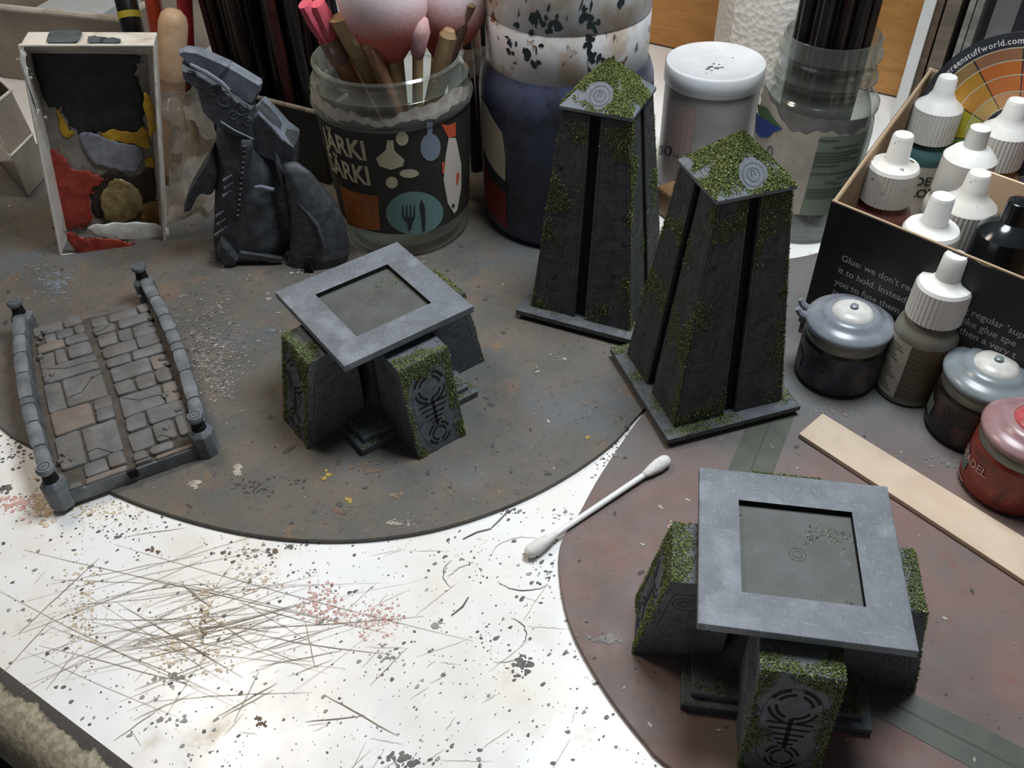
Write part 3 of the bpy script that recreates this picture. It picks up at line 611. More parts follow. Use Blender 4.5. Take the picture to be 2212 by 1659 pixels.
for x, y, s in ((.32, .28, 1), (BW-.32, .28, 1), (.32, BL-.25, .8), (BW-.32, BL-.25, .8)):
    mb = MB(); mb.lathe([(.46,0),(.46,1.05),(.3,1.25)], 8, (x, y, 0)); ps = obj('post', mb, M['parapet'], road, bevel=.03)
    mb = MB(); mb.lathe([(.28,1.22),(.23,1.5),(.23,1.68)], 12, (x, y, 0)); obj('post_neck', mb, M['slot'], ps, smooth=True)
    mb = MB(); mb.lathe([(.23,1.62),(.31,1.72),(.31,1.84),(.26,1.92)], 16, (x, y, 0)); obj('post_cap', mb, M['parapet'], ps, smooth=True)
    f = Face2((x, y, 1.925), (1,0,0), (0,1,0)); f.arc(0,0,.18,.025); f.bar(-.1,0,.1,0,.025); obj('cap_mark', f.mb, M['groove'], ps)
# notch in the middle of the near edge
mb = MB(); mb.box((mid(0), .02, .45), (.34, .12, .34)); obj('drain_notch', mb, M['slot'], road)

# ------------------------------------------------------------------ broken robed statue (silhouettes at their own depth)
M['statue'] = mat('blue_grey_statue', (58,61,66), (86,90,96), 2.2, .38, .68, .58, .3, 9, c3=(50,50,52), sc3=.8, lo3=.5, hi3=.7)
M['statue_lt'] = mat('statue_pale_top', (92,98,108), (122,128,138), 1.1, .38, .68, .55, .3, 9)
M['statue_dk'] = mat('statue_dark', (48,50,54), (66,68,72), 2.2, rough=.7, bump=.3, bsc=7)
sk = 440/1304
SP = lambda x, y: (360+x*sk, 60+y*sk)
st = thing('statue_fragment', 'dark grey broken statue of a robe with a carved belt and slanted slab', 'statue', (-12.6, 36.6, .2))
def loft(rowsd, Y, depth, n=28, fold=0.0, seed=0, name='robe', m=None, parent=None):
    rr = []
    for (y, xl, xr) in rowsd:
        a, b = V(*SP(xl, y), Y), V(*SP(xr, y), Y); c = (a+b)/2; h = (b-a).length/2; ring = []
        for k in range(n):
            t = 2*PI*k/n; f = 1+fold*(math.sin(5*t+seed+c.z*.5)+.6*math.sin(9*t+c.z*.8+seed)); ring.append((c.x+h*f*math.cos(t), c.y+depth*h*f*math.sin(t), c.z))
        rr.append([(a_, b_, max(z_, .2+.002*(len(rowsd)-len(rr)))) for a_, b_, z_ in ring])
    mb = MB(); mb.rings(list(reversed(rr)) if rr[0][0][2] > rr[-1][0][2] else rr); return obj(name, mb, m or M['statue'], parent or st, smooth='all', world=True)
def puff(poly, Y, d, name, m, parent=None, k=.8, front=None, smooth=True):
    P = [V(*SP(*p), Y) for p in poly]
    if sum((P[i].x*P[i-1].z-P[i-1].x*P[i].z) for i in range(len(P))) > 0: P.reverse()
    c = sum(P, Vector())/len(P); rr = []
    for q, dy in ((k, -d), (.95, -d*.75), (1, -d*.3), (1, d*.3), (.95, d*.75), (k, d)): rr.append([c+(p-c)*q+Vector((0, dy, 0)) for p in P])
    mb = MB(); mb.rings(rr); return obj(name, mb, m, parent or st, smooth=smooth, angle=30, world=True)
loft([(600,330,565),(700,318,650),(800,315,712),(900,318,735),(1000,315,755),(1100,308,775),(1200,300,790),(1300,294,800),(1400,300,800),(1460,330,785),(1500,380,755),(1518,420,700)], 36.4, .66, fold=.05)
hp = puff([(470,1430),(560,1440),(660,1455),(740,1470),(745,1492),(640,1490),(540,1478),(450,1468)], 35.15, .12, 'hem_fold', M['statue'])
hp2 = puff([(330,1380),(350,1340),(420,1400),(470,1470),(440,1512),(380,1500),(335,1455)], 35.25, .35, 'hem_curl', M['statue'], k=.7)
puff([(560,1015),(600,1008),(650,1020),(690,1030),(690,1042),(640,1040),(590,1035)], 35.08, .1, 'robe_crease', M['statue_lt'])
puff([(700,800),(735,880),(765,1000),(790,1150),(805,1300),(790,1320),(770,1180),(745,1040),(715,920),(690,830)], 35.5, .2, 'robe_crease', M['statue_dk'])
fb = puff([(545,720),(480,720),(455,1000),(440,1230),(455,1240),(500,1130),(520,960),(555,760)], 34.95, .16, 'robe_band', M['statue_dk'])
for k in range(14):
    y = 760+k*34; x = 500-k*3.4
    mb = MB(); p = V(*SP(x, y), 34.78); mb.lathe([(.02,-.05),(.07,-.02),(.07,.03),(.02,.06)], 8, p); obj('bead', mb, M['statue'], fb, smooth=True, world=True)
puff([(312,730),(235,860),(160,990),(128,1090),(124,1150),(170,1135),(196,1060),(250,1012),(312,1024),(345,900)], 36.2, .75, 'arm_stump', M['statue_dk'], k=.7)
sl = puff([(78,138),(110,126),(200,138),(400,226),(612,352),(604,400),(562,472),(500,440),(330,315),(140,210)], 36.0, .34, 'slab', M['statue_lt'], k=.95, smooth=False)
puff([(330,300),(400,226),(415,236),(345,318)], 36.0, .37, 'slab_step', M['statue'], sl, k=.95, smooth=False)
be = puff([(104,215),(230,270),(360,350),(565,492),(560,700),(440,660),(330,592),(250,505),(205,345),(112,272)], 35.9, .6, 'carved_belt', M['statue'], k=.9)
for x, y, r in ((370,455,.42),(300,400,.26),(225,365,.17),(480,520,.36),(430,560,.22),(520,600,.24),(330,385,.15),(160,300,.2)):
    p = V(*SP(x, y), 35.3); f = Face2(p, (1,0,.0), (0,.25,1)); mb = MB()
    for a in range(12): pass
    mb.tube([p+Vector((r*.8*math.cos(2*PI*k/14), .0, r*.8*math.sin(2*PI*k/14))) for k in range(15)], .035, 6); mb.tube([p+Vector((0,.06,0)), p+Vector((0,-.03,0))], [r*.45, r*.3], 10); obj('belt_roundel', mb, M['statue'], be, smooth=True, world=True)
mb = MB(); mb.tube([V(*SP(x, y), 35.27) for x, y in ((150,235),(250,285),(350,350),(400,400))], [.08,.1,.1,.08], 8); obj('belt_cord', mb, M['statue_lt'], be, smooth=True, world=True)
mb = MB(); mb.tube([V(*SP(x, y), 35.27) for x, y in ((345,600),(430,655),(555,715))], .05, 6); obj('belt_hem', mb, M['statue_lt'], be, smooth=True, world=True)
puff([(515,565),(600,485),(690,575),(760,660),(838,712),(846,740),(840,860),(790,850),(700,800),(610,770),(560,705)], 36.5, .8, 'shoulder_guard', M['statue_dk'], k=.9)
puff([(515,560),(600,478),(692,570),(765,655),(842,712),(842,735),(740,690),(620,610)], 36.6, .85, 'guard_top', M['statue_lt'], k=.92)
cp = loft([(870,745,845),(930,755,925),(1000,762,985),(1080,775,1050),(1160,790,1105),(1250,795,1140),(1340,795,1162),(1430,785,1172),(1500,772,1150),(1560,775,1060),(1580,800,980)], 35.3, .52, fold=.03, name='trailing_cloak', seed=2)
mb = MB(); P = [(830,1110),(900,1180),(960,1260),(990,1340),(1010,1410)]; mb.tube([V(*SP(*p), 34.9-.12*i) for i, p in enumerate(P)], [.05,.1,.12,.1,.05], 8); obj('cloak_fold', mb, M['statue_dk'], cp, smooth=True, world=True)
puff([(890,1465),(935,1460),(930,1520),(945,1572),(885,1572),(880,1520)], 34.42, .1, 'cloak_hole', M['slot'], cp)
for i, (x, y) in enumerate(((400,960),(405,1010),(395,1060),(350,1190),(360,1240),(370,1290),(345,1310))):
    mb = MB(); mb.tube([V(*SP(x-30, y+18), 35.0), V(*SP(x+14, y-16), 34.85)], [.09,.03], 7); obj('lace', mb, M['statue_lt'], st, smooth=True, world=True)

# ------------------------------------------------------------------ tray used as a palette, leaning back
pa, pb = G(135, 548, .25), G(355, 518, .25); pux = (pb-pa).normalized(); ph = Vector((-pux.y, pux.x, 0)); tl_ = math.radians(3)
pup = Vector((0,0,1))*math.cos(tl_)+ph*math.sin(tl_); pn_ = pux.cross(pup)       # pn_ points to the camera side
pal = thing('paint_tray', 'white plastic tray smeared with black, yellow, red and gold paint, leaning upright', 'palette', (pa.x, pa.y, .2))
M['pal_w'] = mat('painted_white_tray', (206,200,190), (176,166,152), 1.2, .45, .7, .5, .2, 6)
M['pal_clear'] = mat('cloudy_tray_plastic', (142,134,124), (120,112,102), .8, rough=.3)
def PP(px, py, d=0): return PL(px, py, pa+pn_*d, pn_)
D = 1.7
outer = [(132,552),(356,528),(332,98),(42,98)]; inner = [(158,505),(338,492),(312,110),(66,96)]
O0 = [PP(*p)-pn_*0 for p in outer]; I0 = [PP(*p, -D)  for p in ((150,520),(345,503),(318,118),(66,116))]
OB = [o-pn_*(D+.12) for o in O0]
mb = MB(); mb.add(O0+OB+I0, [(0,1,9,8),(1,2,10,9),(2,3,11,10),(3,0,8,11),(1,0,4,5),(2,1,5,6),(3,2,6,7),(0,3,7,4),(4,7,6,5)]); obj('tray_wall', mb, M['pal_w'], pal, world=True, bevel=.05)
mb = MB(); mb.add([p+pn_*.01 for p in I0], [(0,1,2,3)]); obj('tray_floor', mb, M['pal_clear'], pal, world=True)
mb = MB(); fr = [O0[0], O0[1], O0[2], O0[3], O0[0]]
for a, b in zip(fr, fr[1:]): mb.tube([a, b], .07, 8)
obj('rim', mb, M['pal_w'], pal, smooth=True, world=True)
def patch(poly, m, d, name='paint_patch', jit=3, th=.05, specks=0, edge=8):
    R = random.Random(len(poly)*7+int(poly[0][0])); out = catmull([Vector((x, y)) for x, y in poly], 7); o2 = []
    for i, (x, y) in enumerate(out):
        k = noise.noise(Vector((x*.06, y*.06, d*9)))*jit*1.6+noise.noise(Vector((x*.25, y*.25, 2)))*jit*.9+R.uniform(-.4, .4)*jit; a_, b_ = out[i-1], out[(i+1) % len(out)]
        n = Vector((b_[1]-a_[1], a_[0]-b_[0])); n = n.normalized() if n.length else n; o2.append((x+n.x*k, y+n.y*k))
    B = [PP(x, y, d) for x, y in o2]; N = len(B); c = sum(B, Vector())/N; mb = MB(); T1 = [c+(p-c)*.965+pn_*th*.8 for p in B]; T2 = [c+(p-c)*.85+pn_*(th+.02*noise.noise(p*2)) for p in B]
    mb.add(B+T1+T2, [tuple(range(2*N, 3*N))]+[(i, (i+1) % N, (i+1) % N+N, i+N) for i in range(N)]+[(i+N, (i+1) % N+N, (i+1) % N+2*N, i+2*N) for i in range(N)])
    for _ in range(specks):
        x, y = o2[R.randrange(len(o2))]; cx_ = sum(p[0] for p in o2)/len(o2); cy_ = sum(p[1] for p in o2)/len(o2); x, y = cx_+(x-cx_)*.97, cy_+(y-cy_)*.97; edge = min(edge, 4); q_ = PP(x+R.gauss(0, edge), y+R.gauss(0, edge), d+.02+.01*R.random()); r_ = R.uniform(.02, .08)
        mb.add([q_+pux*r_*math.cos(k)*R.uniform(.6,1.2)+pup*r_*math.sin(k)*R.uniform(.6,1.2) for k in (0,1.05,2.1,3.14,4.2,5.2)], [tuple(range(6))])
    return obj(name, mb, m, pal, world=True, smooth=True, angle=60)
def pm(n, a, b, **k): return mat(n, a, b, k.pop('sc', 2), rough=k.pop('rough', .45), bump=.5, bsc=5, **k)
PM = dict(bk=pm('black_paint', (26,27,28), (44,46,48)), yel=pm('yellow_paint', (196,156,40), (170,130,34)), gry=pm('grey_paint', (140,142,150), (120,120,126)), red=pm('red_paint', (158,62,46), (128,44,36)), wht=pm('white_paint', (232,228,220), (206,200,190)), brn=pm('brown_paint', (60,44,34), (40,32,28)), gold=pm('gold_paint', (156,138,96), (120,100,62), rough=.3), org=pm('ochre_paint', (168,128,72), (140,100,56)), sl=pm('slate_paint', (84,90,92), (70,76,78)))
c1 = 560/1548
q = lambda L: [(x*c1, y*c1) for x, y in L]
patch(q([(185,285),(190,340),(270,610),(360,640),(420,760),(520,800),(640,780),(780,790),(860,760),(850,560),(815,440),(820,330),(700,270)]), PM['bk'], -D+.02, specks=160, jit=5, edge=7)
patch(q([(340,640),(400,760),(440,800),(400,820),(360,780)]), PM['yel'], -D+.03); patch(q([(600,795),(700,775),(800,790),(860,760),(900,840),(890,890),(800,860),(650,840)]), PM['yel'], -D+.06)
patch(q([(855,560),(905,600),(930,740),(905,820),(880,740)]), PM['yel'], -.55, jit=4); patch(q([(870,940),(915,935),(915,985),(875,990)]), PM['yel'], -D+.05)
patch(q([(470,800),(560,800),(720,850),(830,880),(850,960),(800,1030),(640,1000),(540,960)]), PM['gry'], -D+.08)
patch(q([(285,930),(370,920),(420,990),(600,1050),(600,1100),(540,1120),(540,1290),(520,1340),(440,1360),(330,1340)]), PM['red'], -D+.12, specks=130, jit=5)
patch(q([(540,1110),(640,1030),(800,1050),(910,1000),(930,1180),(880,1200),(640,1300),(560,1270)]), PM['brn'], -D+.03)
patch(q([(600,1190),(670,1070),(790,1100),(850,1180),(830,1290),(700,1340),(620,1290)]), PM['gold'], -D+.13, th=.12); patch(q([(850,1230),(950,1210),(965,1330),(860,1340)]), PM['org'], -D+.12)
patch(q([(520,1370),(580,1335),(970,1345),(980,1430),(900,1440),(620,1420)]), PM['wht'], -.5); patch(q([(400,1390),(520,1420),(760,1440),(820,1510),(700,1545),(500,1540)]), PM['red'], .02, specks=60, jit=4)
for x0, x1, y0, y1 in ((.2, .42, .05, 1), (.5, .62, .5, .95), (.6, .74, .62, 1)):
    e0, e1 = O0[3], O0[2]; mb = MB(); P_ = catmull([(x0, y0), (x1, y0+.08), (x1-.02, y1), (x0+.01, y1)], 6); R_ = random.Random(int(x0*99))
    mb.add([e0+(e1-e0)*(x+R_.uniform(-.008,.008))-pn_*(D+.12)*(1-max(.03, min(.98, y+R_.uniform(-.05,.05))))+pup*.1 for x, y in P_], [tuple(range(len(P_)))]); obj('paint_patch', mb, PM['sl'], pal, world=True)
patch(q([(118,320),(150,320),(190,560),(230,700),(180,560)]), PM['wht'], .02, specks=40)
# ------------------------------------------------------------------ glass jar of make-up brushes
CONE = {}
def cyl(c, r, eps=.02):                    # x runs round the cylinder (or cone) as seen from the camera, y is height
    c = Vector(c); a0 = math.atan2(-c.y, -c.x); k = CONE.get(round(c.x, 2), 0)
    return lambda x, y: Vector((c.x+(r+k*y+eps)*math.cos(a0+x/r), c.y+(r+k*y+eps)*math.sin(a0+x/r), c.z+y))
def on_cyl(px, py, c, r):                  # which label position is seen at that pixel
    c = Vector(c); a0 = math.atan2(-c.y, -c.x); k = CONE.get(round(c.x, 2), 0); d = ray(px, py); y = 3.0
    for _ in range(12):
        R = r+k*y; ax, ay = CO.x-c.x, CO.y-c.y; A = d.x**2+d.y**2; B = 2*(ax*d.x+ay*d.y); C0 = ax*ax+ay*ay-R*R; D0 = max(0, B*B-4*A*C0)
        t = (-B-math.sqrt(D0))/(2*A); p = CO+d*t; y = p.z-c.z
    a = math.atan2(p.y-c.y, p.x-c.x)-a0; a = (a+PI) % (2*PI)-PI; return a*r, y
def fittext(name, s, a, b, h, c, r, eps, m, parent, bold=0):   # text from label position a to b with capital height h
    vs, fs = text_tris(s, 1.0, 1.0, bold); x0, x1 = min(v.x for v in vs), max(v.x for v in vs); ym = max(v.y for v in vs if True); k = h/.72; sl = (b[1]-a[1])/(b[0]-a[0])
    f = lambda v: (a[0]+(v.x-x0)/(x1-x0)*(b[0]-a[0]), a[1]+v.y*k+sl*(v.x-x0)/(x1-x0)*(b[0]-a[0])); return obj(name, wrap([f(v) for v in vs], fs, cyl(c, r, eps), .15), m, parent, world=True)
def flat(polys):                           # polygons -> verts, faces
    v = []; f = []
    for p in polys: f.append(tuple(range(len(v), len(v)+len(p)))); v += [(a, b) for a, b in p]
    return v, f
def decal(name, polys, c, r, eps, m, parent, step=.3): return obj(name, wrap(*flat(polys), cyl(c, r, eps), step), m, parent, world=True)
def wtext(name, s, size, x, y, c, r, eps, m, parent, bold=0, sp=1.0, step=.2):
    vs, fs = text_tris(s, size, sp, bold); return obj(name, wrap([(v.x+x, v.y+y) for v in vs], fs, cyl(c, r, eps), step), m, parent, world=True)
def shell(prof_o, prof_i, n=56):           # closed glass wall
    m = MB(); rr = [[(r*math.cos(2*PI*k/n), r*math.sin(2*PI*k/n), z) for k in range(n)] for r, z in prof_o+prof_i[::-1]]
    m.rings(rr, True, True); return m
JC = Vector((-5.05, 38.45, .2)); JR = 3.10; CONE[round(JC.x, 2)] = .062
jar = thing('glass_jar', 'glass jar with a dark fish-and-garlic label holding pink-tipped make-up brushes', 'jar', tuple(JC))
po = [(2.7,0),(3.0,.12),(3.12,.4),(3.46,5.9),(3.44,6.2),(3.36,6.5),(3.62,6.75),(3.68,6.95),(3.62,7.15),(3.36,7.35),(3.38,7.65),(3.52,7.85),(3.36,8.0),(3.3,8.5),(3.36,8.65),(3.26,8.75)]
pi = [(2.5,.35),(2.8,.5),(2.94,.8),(3.3,5.9),(3.26,6.3),(3.2,6.6),(3.18,8.0),(3.14,8.68)]
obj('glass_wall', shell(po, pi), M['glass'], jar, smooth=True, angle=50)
M['lab_dark'] = mat('dark_label_paper', (46,44,42), (54,52,48), 1, rough=.55)
M['lab_white'] = mat('torn_paper', (196,190,180), (170,160,150), 2, rough=.8)
M['lab_cream'] = mat('cream_print', (196,186,160), rough=.6); M['lab_org'] = mat('orange_print', (168,98,50), (150,86,44), 2, rough=.6); M['lab_teal'] = mat('teal_print', (110,140,140), rough=.6)
M['lab_blue'] = mat('pale_blue_print', (130,140,156), rough=.6); M['lab_fish'] = mat('fish_print', (206,196,184), rough=.6); M['lab_red'] = mat('red_print', (206,92,60), rough=.6)
M['lab_ink'] = mat('dark_print', (40,48,52), rough=.6)
jk = 520/1540
K = lambda x, y: on_cyl(600+x*jk, y*jk, JC, JR)      # reads positions from the enlarged jar view
LT, LBt = K(620, 800)[1], K(700, 1495)[1]
top = [(x, LT+.1*math.sin(x*3)+.06*math.sin(x*11)) for x in [7.0-.2*k for k in range(71)]]
lb = decal('label', [[(-7.0,LBt),(7.0,LBt)]+top], JC, JR, .02, M['lab_dark'], jar)
decal('torn_edge', [[(x, y-.05) for x, y in top[::-1]]+[(x, y+.25+.5*abs(math.sin(x*.55+.4))**2+.08*abs(math.sin(x*5.3))) for x, y in top]], JC, JR, .015, M['lab_white'], jar)
def dec(n, polys, m, e=.035): return decal(n, [[K(*p) for p in reversed(P)] for P in polys], JC, JR, e, m, lb, .25)
for s, a, b in (('JÄRKI', (312,918), (572,1022)), ('SÄRKI', (350,1078), (598,1180))): fittext('lettering', s, K(*a), K(*b), .95, JC, JR, .04, M['lab_cream'], lb, .03)
dec('orange_panel', [[(400,1180),(640,1250),(660,1470),(450,1430)]], M['lab_org'])
dec('garlic_print', [[(700,895),(740,895),(745,960),(810,1020),(800,1060),(725,1085),(650,1060),(630,1010),(690,960)], disc_poly(795,885,40,45), disc_poly(840,1108,62,28), disc_poly(730,1165,38,38)], M['lab_cream'])
dec('spoon_print', [disc_poly(975,940,64,88), [(950,780),(990,780),(985,870),(955,870)]], M['lab_blue'])
dec('fish_print', [[(1090,880),(1135,880),(1170,1050),(1170,1200),(1145,1340),(1125,1365),(1085,1300),(1058,1150),(1070,1000)]], M['lab_fish'])
dec('fish_tail_print', [[(1040,790),(1085,800),(1135,780),(1135,870),(1090,880)]], M['lab_red']); dec('fish_fin_print', [[(1140,1100),(1158,1110),(1150,1170),(1138,1180)], [(1045,1040),(1062,1030),(1062,1110),(1050,1110)]], M['lab_red'], .05)
dec('fish_eye', [disc_poly(1118,1312,9,12,10)], M['lab_ink'], .06)
pt = dec('plate_print', [disc_poly(875,1360,182,138,30)], M['lab_teal'])
dec('cutlery_print', [[(795,1310),(803,1310),(808,1390),(798,1390)],[(820,1308),(828,1308),(830,1390),(822,1390)],[(845,1308),(853,1308),(852,1390),(844,1390)],[(868,1310),(876,1310),(878,1380),(868,1390)],[(797,1385),(878,1385),(860,1425),(850,1470),(838,1470),(830,1425)],[(905,1300),(920,1272),(940,1330),(942,1400),(940,1475),(925,1475),(920,1400)]], M['lab_ink'], .06)
M['copper'] = mat('copper_tube', (176,130,100), (150,108,82), 1, rough=.3, metal=.35); M['gold'] = mat('pale_gold_tube', (184,156,116), (160,130,96), 1, rough=.28, metal=.35)
M['pink'] = mat('pink_bristle', (206,92,110), (190,80,92), 3, rough=.8); M['powder'] = None
M['dkwood'] = mat('dark_lacquered_handle', (34,22,20), (22,16,15), .8, rough=.3); M['dkred'] = mat('dark_red_handle', (58,26,24), (40,20,18), .8, rough=.35); M['blkh'] = mat('black_handle', (20,19,20), (30,28,28), .8, rough=.3)
M['clearh'] = mat('amber_plastic_handle', (124,98,82), (104,82,70), .8, rough=.2)
def powder_mat():
    t = NT('powder_puff_bristle'); sp = t.n.new('ShaderNodeSeparateXYZ'); tc = t.n.new('ShaderNodeTexCoord'); t.l(tc.outputs['Generated'], sp.inputs[0])
    a = t.n.new('ShaderNodeMath'); a.operation = 'MULTIPLY_ADD'; t.l(t.noise(8, 3), a.inputs[0]); a.inputs[1].default_value = .2; t.l(sp.outputs[2], a.inputs[2])
    c = t.mix(t.ramp(a.outputs[0], .38, .72), srgb(214,112,98), srgb(240,220,224)); t.bump(t.noise(10, 3, co=t.stretch((4,4,.4))), .4, .04); return t.done(c, .85)
M['powder'] = powder_mat()
def along(a, b, t): return a+(b-a)*t
def brush(label, base, tipx, Y, kind, r=.3):
    b0 = Vector(base); tp_ = V(*tipx, Y); t = thing('makeup_brush', label, 'brush', tuple(b0))
    d = (tp_-b0).normalized()
    if kind == 'split':
        mb = MB(); mb.tube([b0, tp_-d*2.7], r*.85, 14); obj('handle', mb, M['copper'], t, smooth=True, world=True)
        mb = MB(); mb.tube([tp_-d*2.72, tp_-d*2.65, tp_-d*2.6, tp_-d*1.7, tp_-d*1.6], [r*.95,r*1.08,r,r*1.0,r*1.05], 14); obj('ferrule', mb, M['clearh'], t, smooth=True, world=True)
        for s in (-1, 1): mb = MB(); e = Vector((s*.22, 0, .0)); mb.tube([tp_-d*1.7+e*.7, tp_-d*.8+e, tp_+e*1.2], [r*.6,r*.72,r*.6], 12, 1.4); obj('sponge_tip', mb, M['pink'], t, smooth=True, world=True)
    elif kind == 'flat':
        mb = MB(); mb.tube([b0, tp_-d*3], [r*.5, r*.8], 14); obj('handle', mb, M['copper'], t, smooth=True, world=True)
        mb = MB(); mb.tube([tp_-d*3.05, tp_-d*1.5, tp_], [r*.8,r*1.05,r*1.25], 14, .7); obj('ferrule', mb, M['gold'], t, smooth=True, world=True)
    elif kind == 'puff':
        mb = MB(); mb.tube([b0, tp_-d*4.2], [r*.6, r*.85], 14); obj('handle', mb, M['copper'], t, smooth=True, world=True)
        mb = MB(); mb.tube([tp_-d*4.3, tp_-d*2.4, tp_-d*2.3], [r*.85,r*1.15,r*1.1], 16); obj('ferrule', mb, M['gold'], t, smooth=True, world=True)
        mb = MB(); mb.tube([tp_-d*2.35, tp_-d*1.9, tp_-d*1.2, tp_-d*.3, tp_+d*.8, tp_+d*1.6, tp_+d*2.1, tp_+d*2.3], [r*1.15,r*2.0,r*3.4,r*4.3,r*4.5,r*3.9,r*2.3,r*.4], 28, .85); obj('bristle_head', mb, M['powder'], t, smooth='all', world=True)
    elif kind == 'tip':
        mb = MB(); mb.tube([b0, tp_-d*1.7], r*.55, 12); obj('handle', mb, M['gold'], t, smooth=True, world=True)
        mb = MB(); mb.tube([tp_-d*1.8, tp_-d*1.4, tp_-d*.6, tp_-d*.1, tp_+d*.1], [r*.5,r*.8,r*1.25,r*1.0,r*.35], 14); obj('foam_tip', mb, M['foam'], t, smooth='all', world=True)
    else:
        mb = MB(); mb.tube([b0, along(b0, tp_, .5), tp_], [r*.6,r*.8,r], 12); obj('handle', mb, M[kind], t, smooth=True, world=True)
        mb = MB(); mb.tube([tp_-d*.02, tp_+d*.25], [r*1.02, r*.6], 12); obj('end_cap', mb, M['gold'], t, smooth=True, world=True)
M['foam'] = mat('pale_pink_foam', (206,166,166), (190,140,140), 2, rough=.9)
b = lambda x, y: (JC.x+x, JC.y+y, .85)
brush('copper make-up brush with a split bright pink sponge tip in the glass jar', b(.6, .3), (672, 6), 37.4, 'split', .50)
brush('flat-ended gold ferrule make-up brush standing in the jar beside the powder brush', b(1.3, .2), (740, 34), 37.2, 'flat', .5)
brush('big pink-and-white powder brush with the broad fluffy head in the glass jar', b(.7, -.6), (828, 12), 37.6, 'puff', .42)
brush('second fluffy powder brush, white fading to coral, right behind the foam applicator', b(.8, .9), (968, 8), 39.6, 'puff', .40)
brush('slim applicator with a pale pink foam tip in the glass jar', b(.6, -1.2), (903, 36), 37.2, 'tip', .42)
brush('copper brush handle without visible head among the make-up brushes', b(1.6, -.8), (800, 96), 36.9, 'copper', .36)
brush('amber brush handle leaning against the rim of the make-up jar', b(-.4, .5), (1012, 6), 38.6, 'clearh', .36)
brush('gold brush handle between the foam applicator and the amber handle', b(-.1, -.4), (968, 76), 37.6, 'gold', .38)

# ------------------------------------------------------------------ black bin full of dark brush handles
ba_, bb_ = G(575, 214, 4.7), G(690, 243, 4.7); bd = (bb_-ba_).normalized(); bnn = Vector((-bd.y, bd.x, 0))
bc = bb_; BWd, BDp = 9.0, 7.0
M['bin'] = mat('black_bin_plastic', (24,23,23), (32,31,31), 2, rough=.4); M['bin_rim'] = mat('worn_bin_rim', (116,104,92), (92,82,74), 2, rough=.4)
binn = thing('brush_bin', 'black rectangular plastic bin crammed with dark paintbrush handles', 'container', (bc.x, bc.y, .2))
cs = lambda k, z: [bc-bd*BWd*(.5+.5*k)+bnn*BDp*(.5-.5*k), bc-bd*BWd*(.5-.5*k)+bnn*BDp*(.5-.5*k), bc-bd*BWd*(.5-.5*k)+bnn*BDp*(.5+.5*k), bc-bd*BWd*(.5+.5*k)+bnn*BDp*(.5+.5*k)]
ring = lambda k, z: [Vector((p.x, p.y, z)) for p in cs(k, z)]
mb = MB(); mb.rings([ring(.86,.2), ring(1,4.6), ring(.96,4.6), ring(.82,.5)]); obj('bin_wall', mb, M['bin'], binn, world=True, bevel=.15)
mb = MB(); rp = ring(1.01, 4.68); 
for a, c in zip(rp, rp[1:]+rp[:1]): mb.tube([a, c], .13, 8)
obj('rim', mb, M['bin_rim'], binn, smooth=True, world=True)
RH = random.Random(9); nh = 0
for i in range(9):
    for j in range(4):
        base = bc-bd*(1.4+i*.75+RH.uniform(-.15,.15))+bnn*(1.2+j*1.3+RH.uniform(-.2,.2)); base.z = .55
        topp = base+Vector((RH.uniform(-1.2,.5), RH.uniform(-.4,2.0), RH.uniform(16, 19))); mk = RH.choice(['dkwood','dkred','blkh','dkwood','blkh']); m = M[mk]
        r = RH.uniform(.22,.36); mb = MB(); mb.tube([base, along(base, topp, .35), along(base, topp, .8), topp], [r*.7,r,r*.8,r*.35], 10)
        cn = {'dkwood':'dark brown','dkred':'dark red','blkh':'black'}[mk]; obj('paintbrush', mb, m, smooth=True, tag=(cn+' lacquered paintbrush standing handle-up in the crowded black bin', 'paintbrush', cn+' brushes in the black bin')); nh += 1
# the wooden dowel, coloured sticks and a marker at the left of the bin
def stick(name, label, cat, p0, p1, r, m, parts=()):
    p0, p1 = Vector(p0), Vector(p1); t = thing(name, label, cat, tuple(p0)); d = (p1-p0).normalized()
    mb = MB(); mb.tube([p0, p1-d*r*1.0, p1-d*r*.45, p1-d*r*.1, p1], [r, r, r*.85, r*.5, r*.05], 18); obj('shaft', mb, m, t, smooth='all', world=True)
    for n, a, bb, rr, mm in parts: mb = MB(); mb.tube([along(p0, p1, a), along(p0, p1, bb)], rr, 16); obj(n, mb, mm, t, smooth=True, world=True)
M['dowel'] = mat('pale_beech', (186,156,124), (168,138,108), 1, rough=.5); M['orange'] = mat('orange_red_handle', (176,66,36), (150,54,32), 1, rough=.4); M['crim'] = mat('crimson_handle', (150,36,40), (120,28,34), 1, rough=.4); M['yelp'] = mat('yellow_band', (176,160,50), rough=.5)
stick('wooden_dowel', 'pale wooden dowel with a rounded end between the paint tray and the bin', 'dowel', (-18.6, 43.6, .2), tuple(V(375, 18, 45.0)), .72, M['dowel'], [('shade_sleeve', .05, .62, .735, mat('shaded_beech', (136,110,88), (112,90,72), 1, rough=.5))])  # darker sleeve paints the shadow over the lower dowel
stick('paintbrush', 'orange-red brush handle rising behind the wooden dowel', 'paintbrush', (-19.2, 48.0, .2), tuple(V(318, -70, 49.0)), .42, M['orange'], [('ferrule', .0, .3, .45, M['gold'])])
stick('paintbrush', 'crimson brush handle beside the black bin', 'paintbrush', (-17.9, 46.4, .2), tuple(V(396, -60, 47.0)), .4, M['crim'], [('ferrule', .0, .3, .43, M['gold'])])
stick('marker_pen', 'black marker pen with yellow-green bands behind the paint tray', 'pen', (-20.6, 49.0, .2), tuple(V(255, -70, 53.5)), .62, M['black'], [('yellow_band', .70, .74, .64, M['yelp']), ('grey_clip', .45, .95, .35, M['film'])])
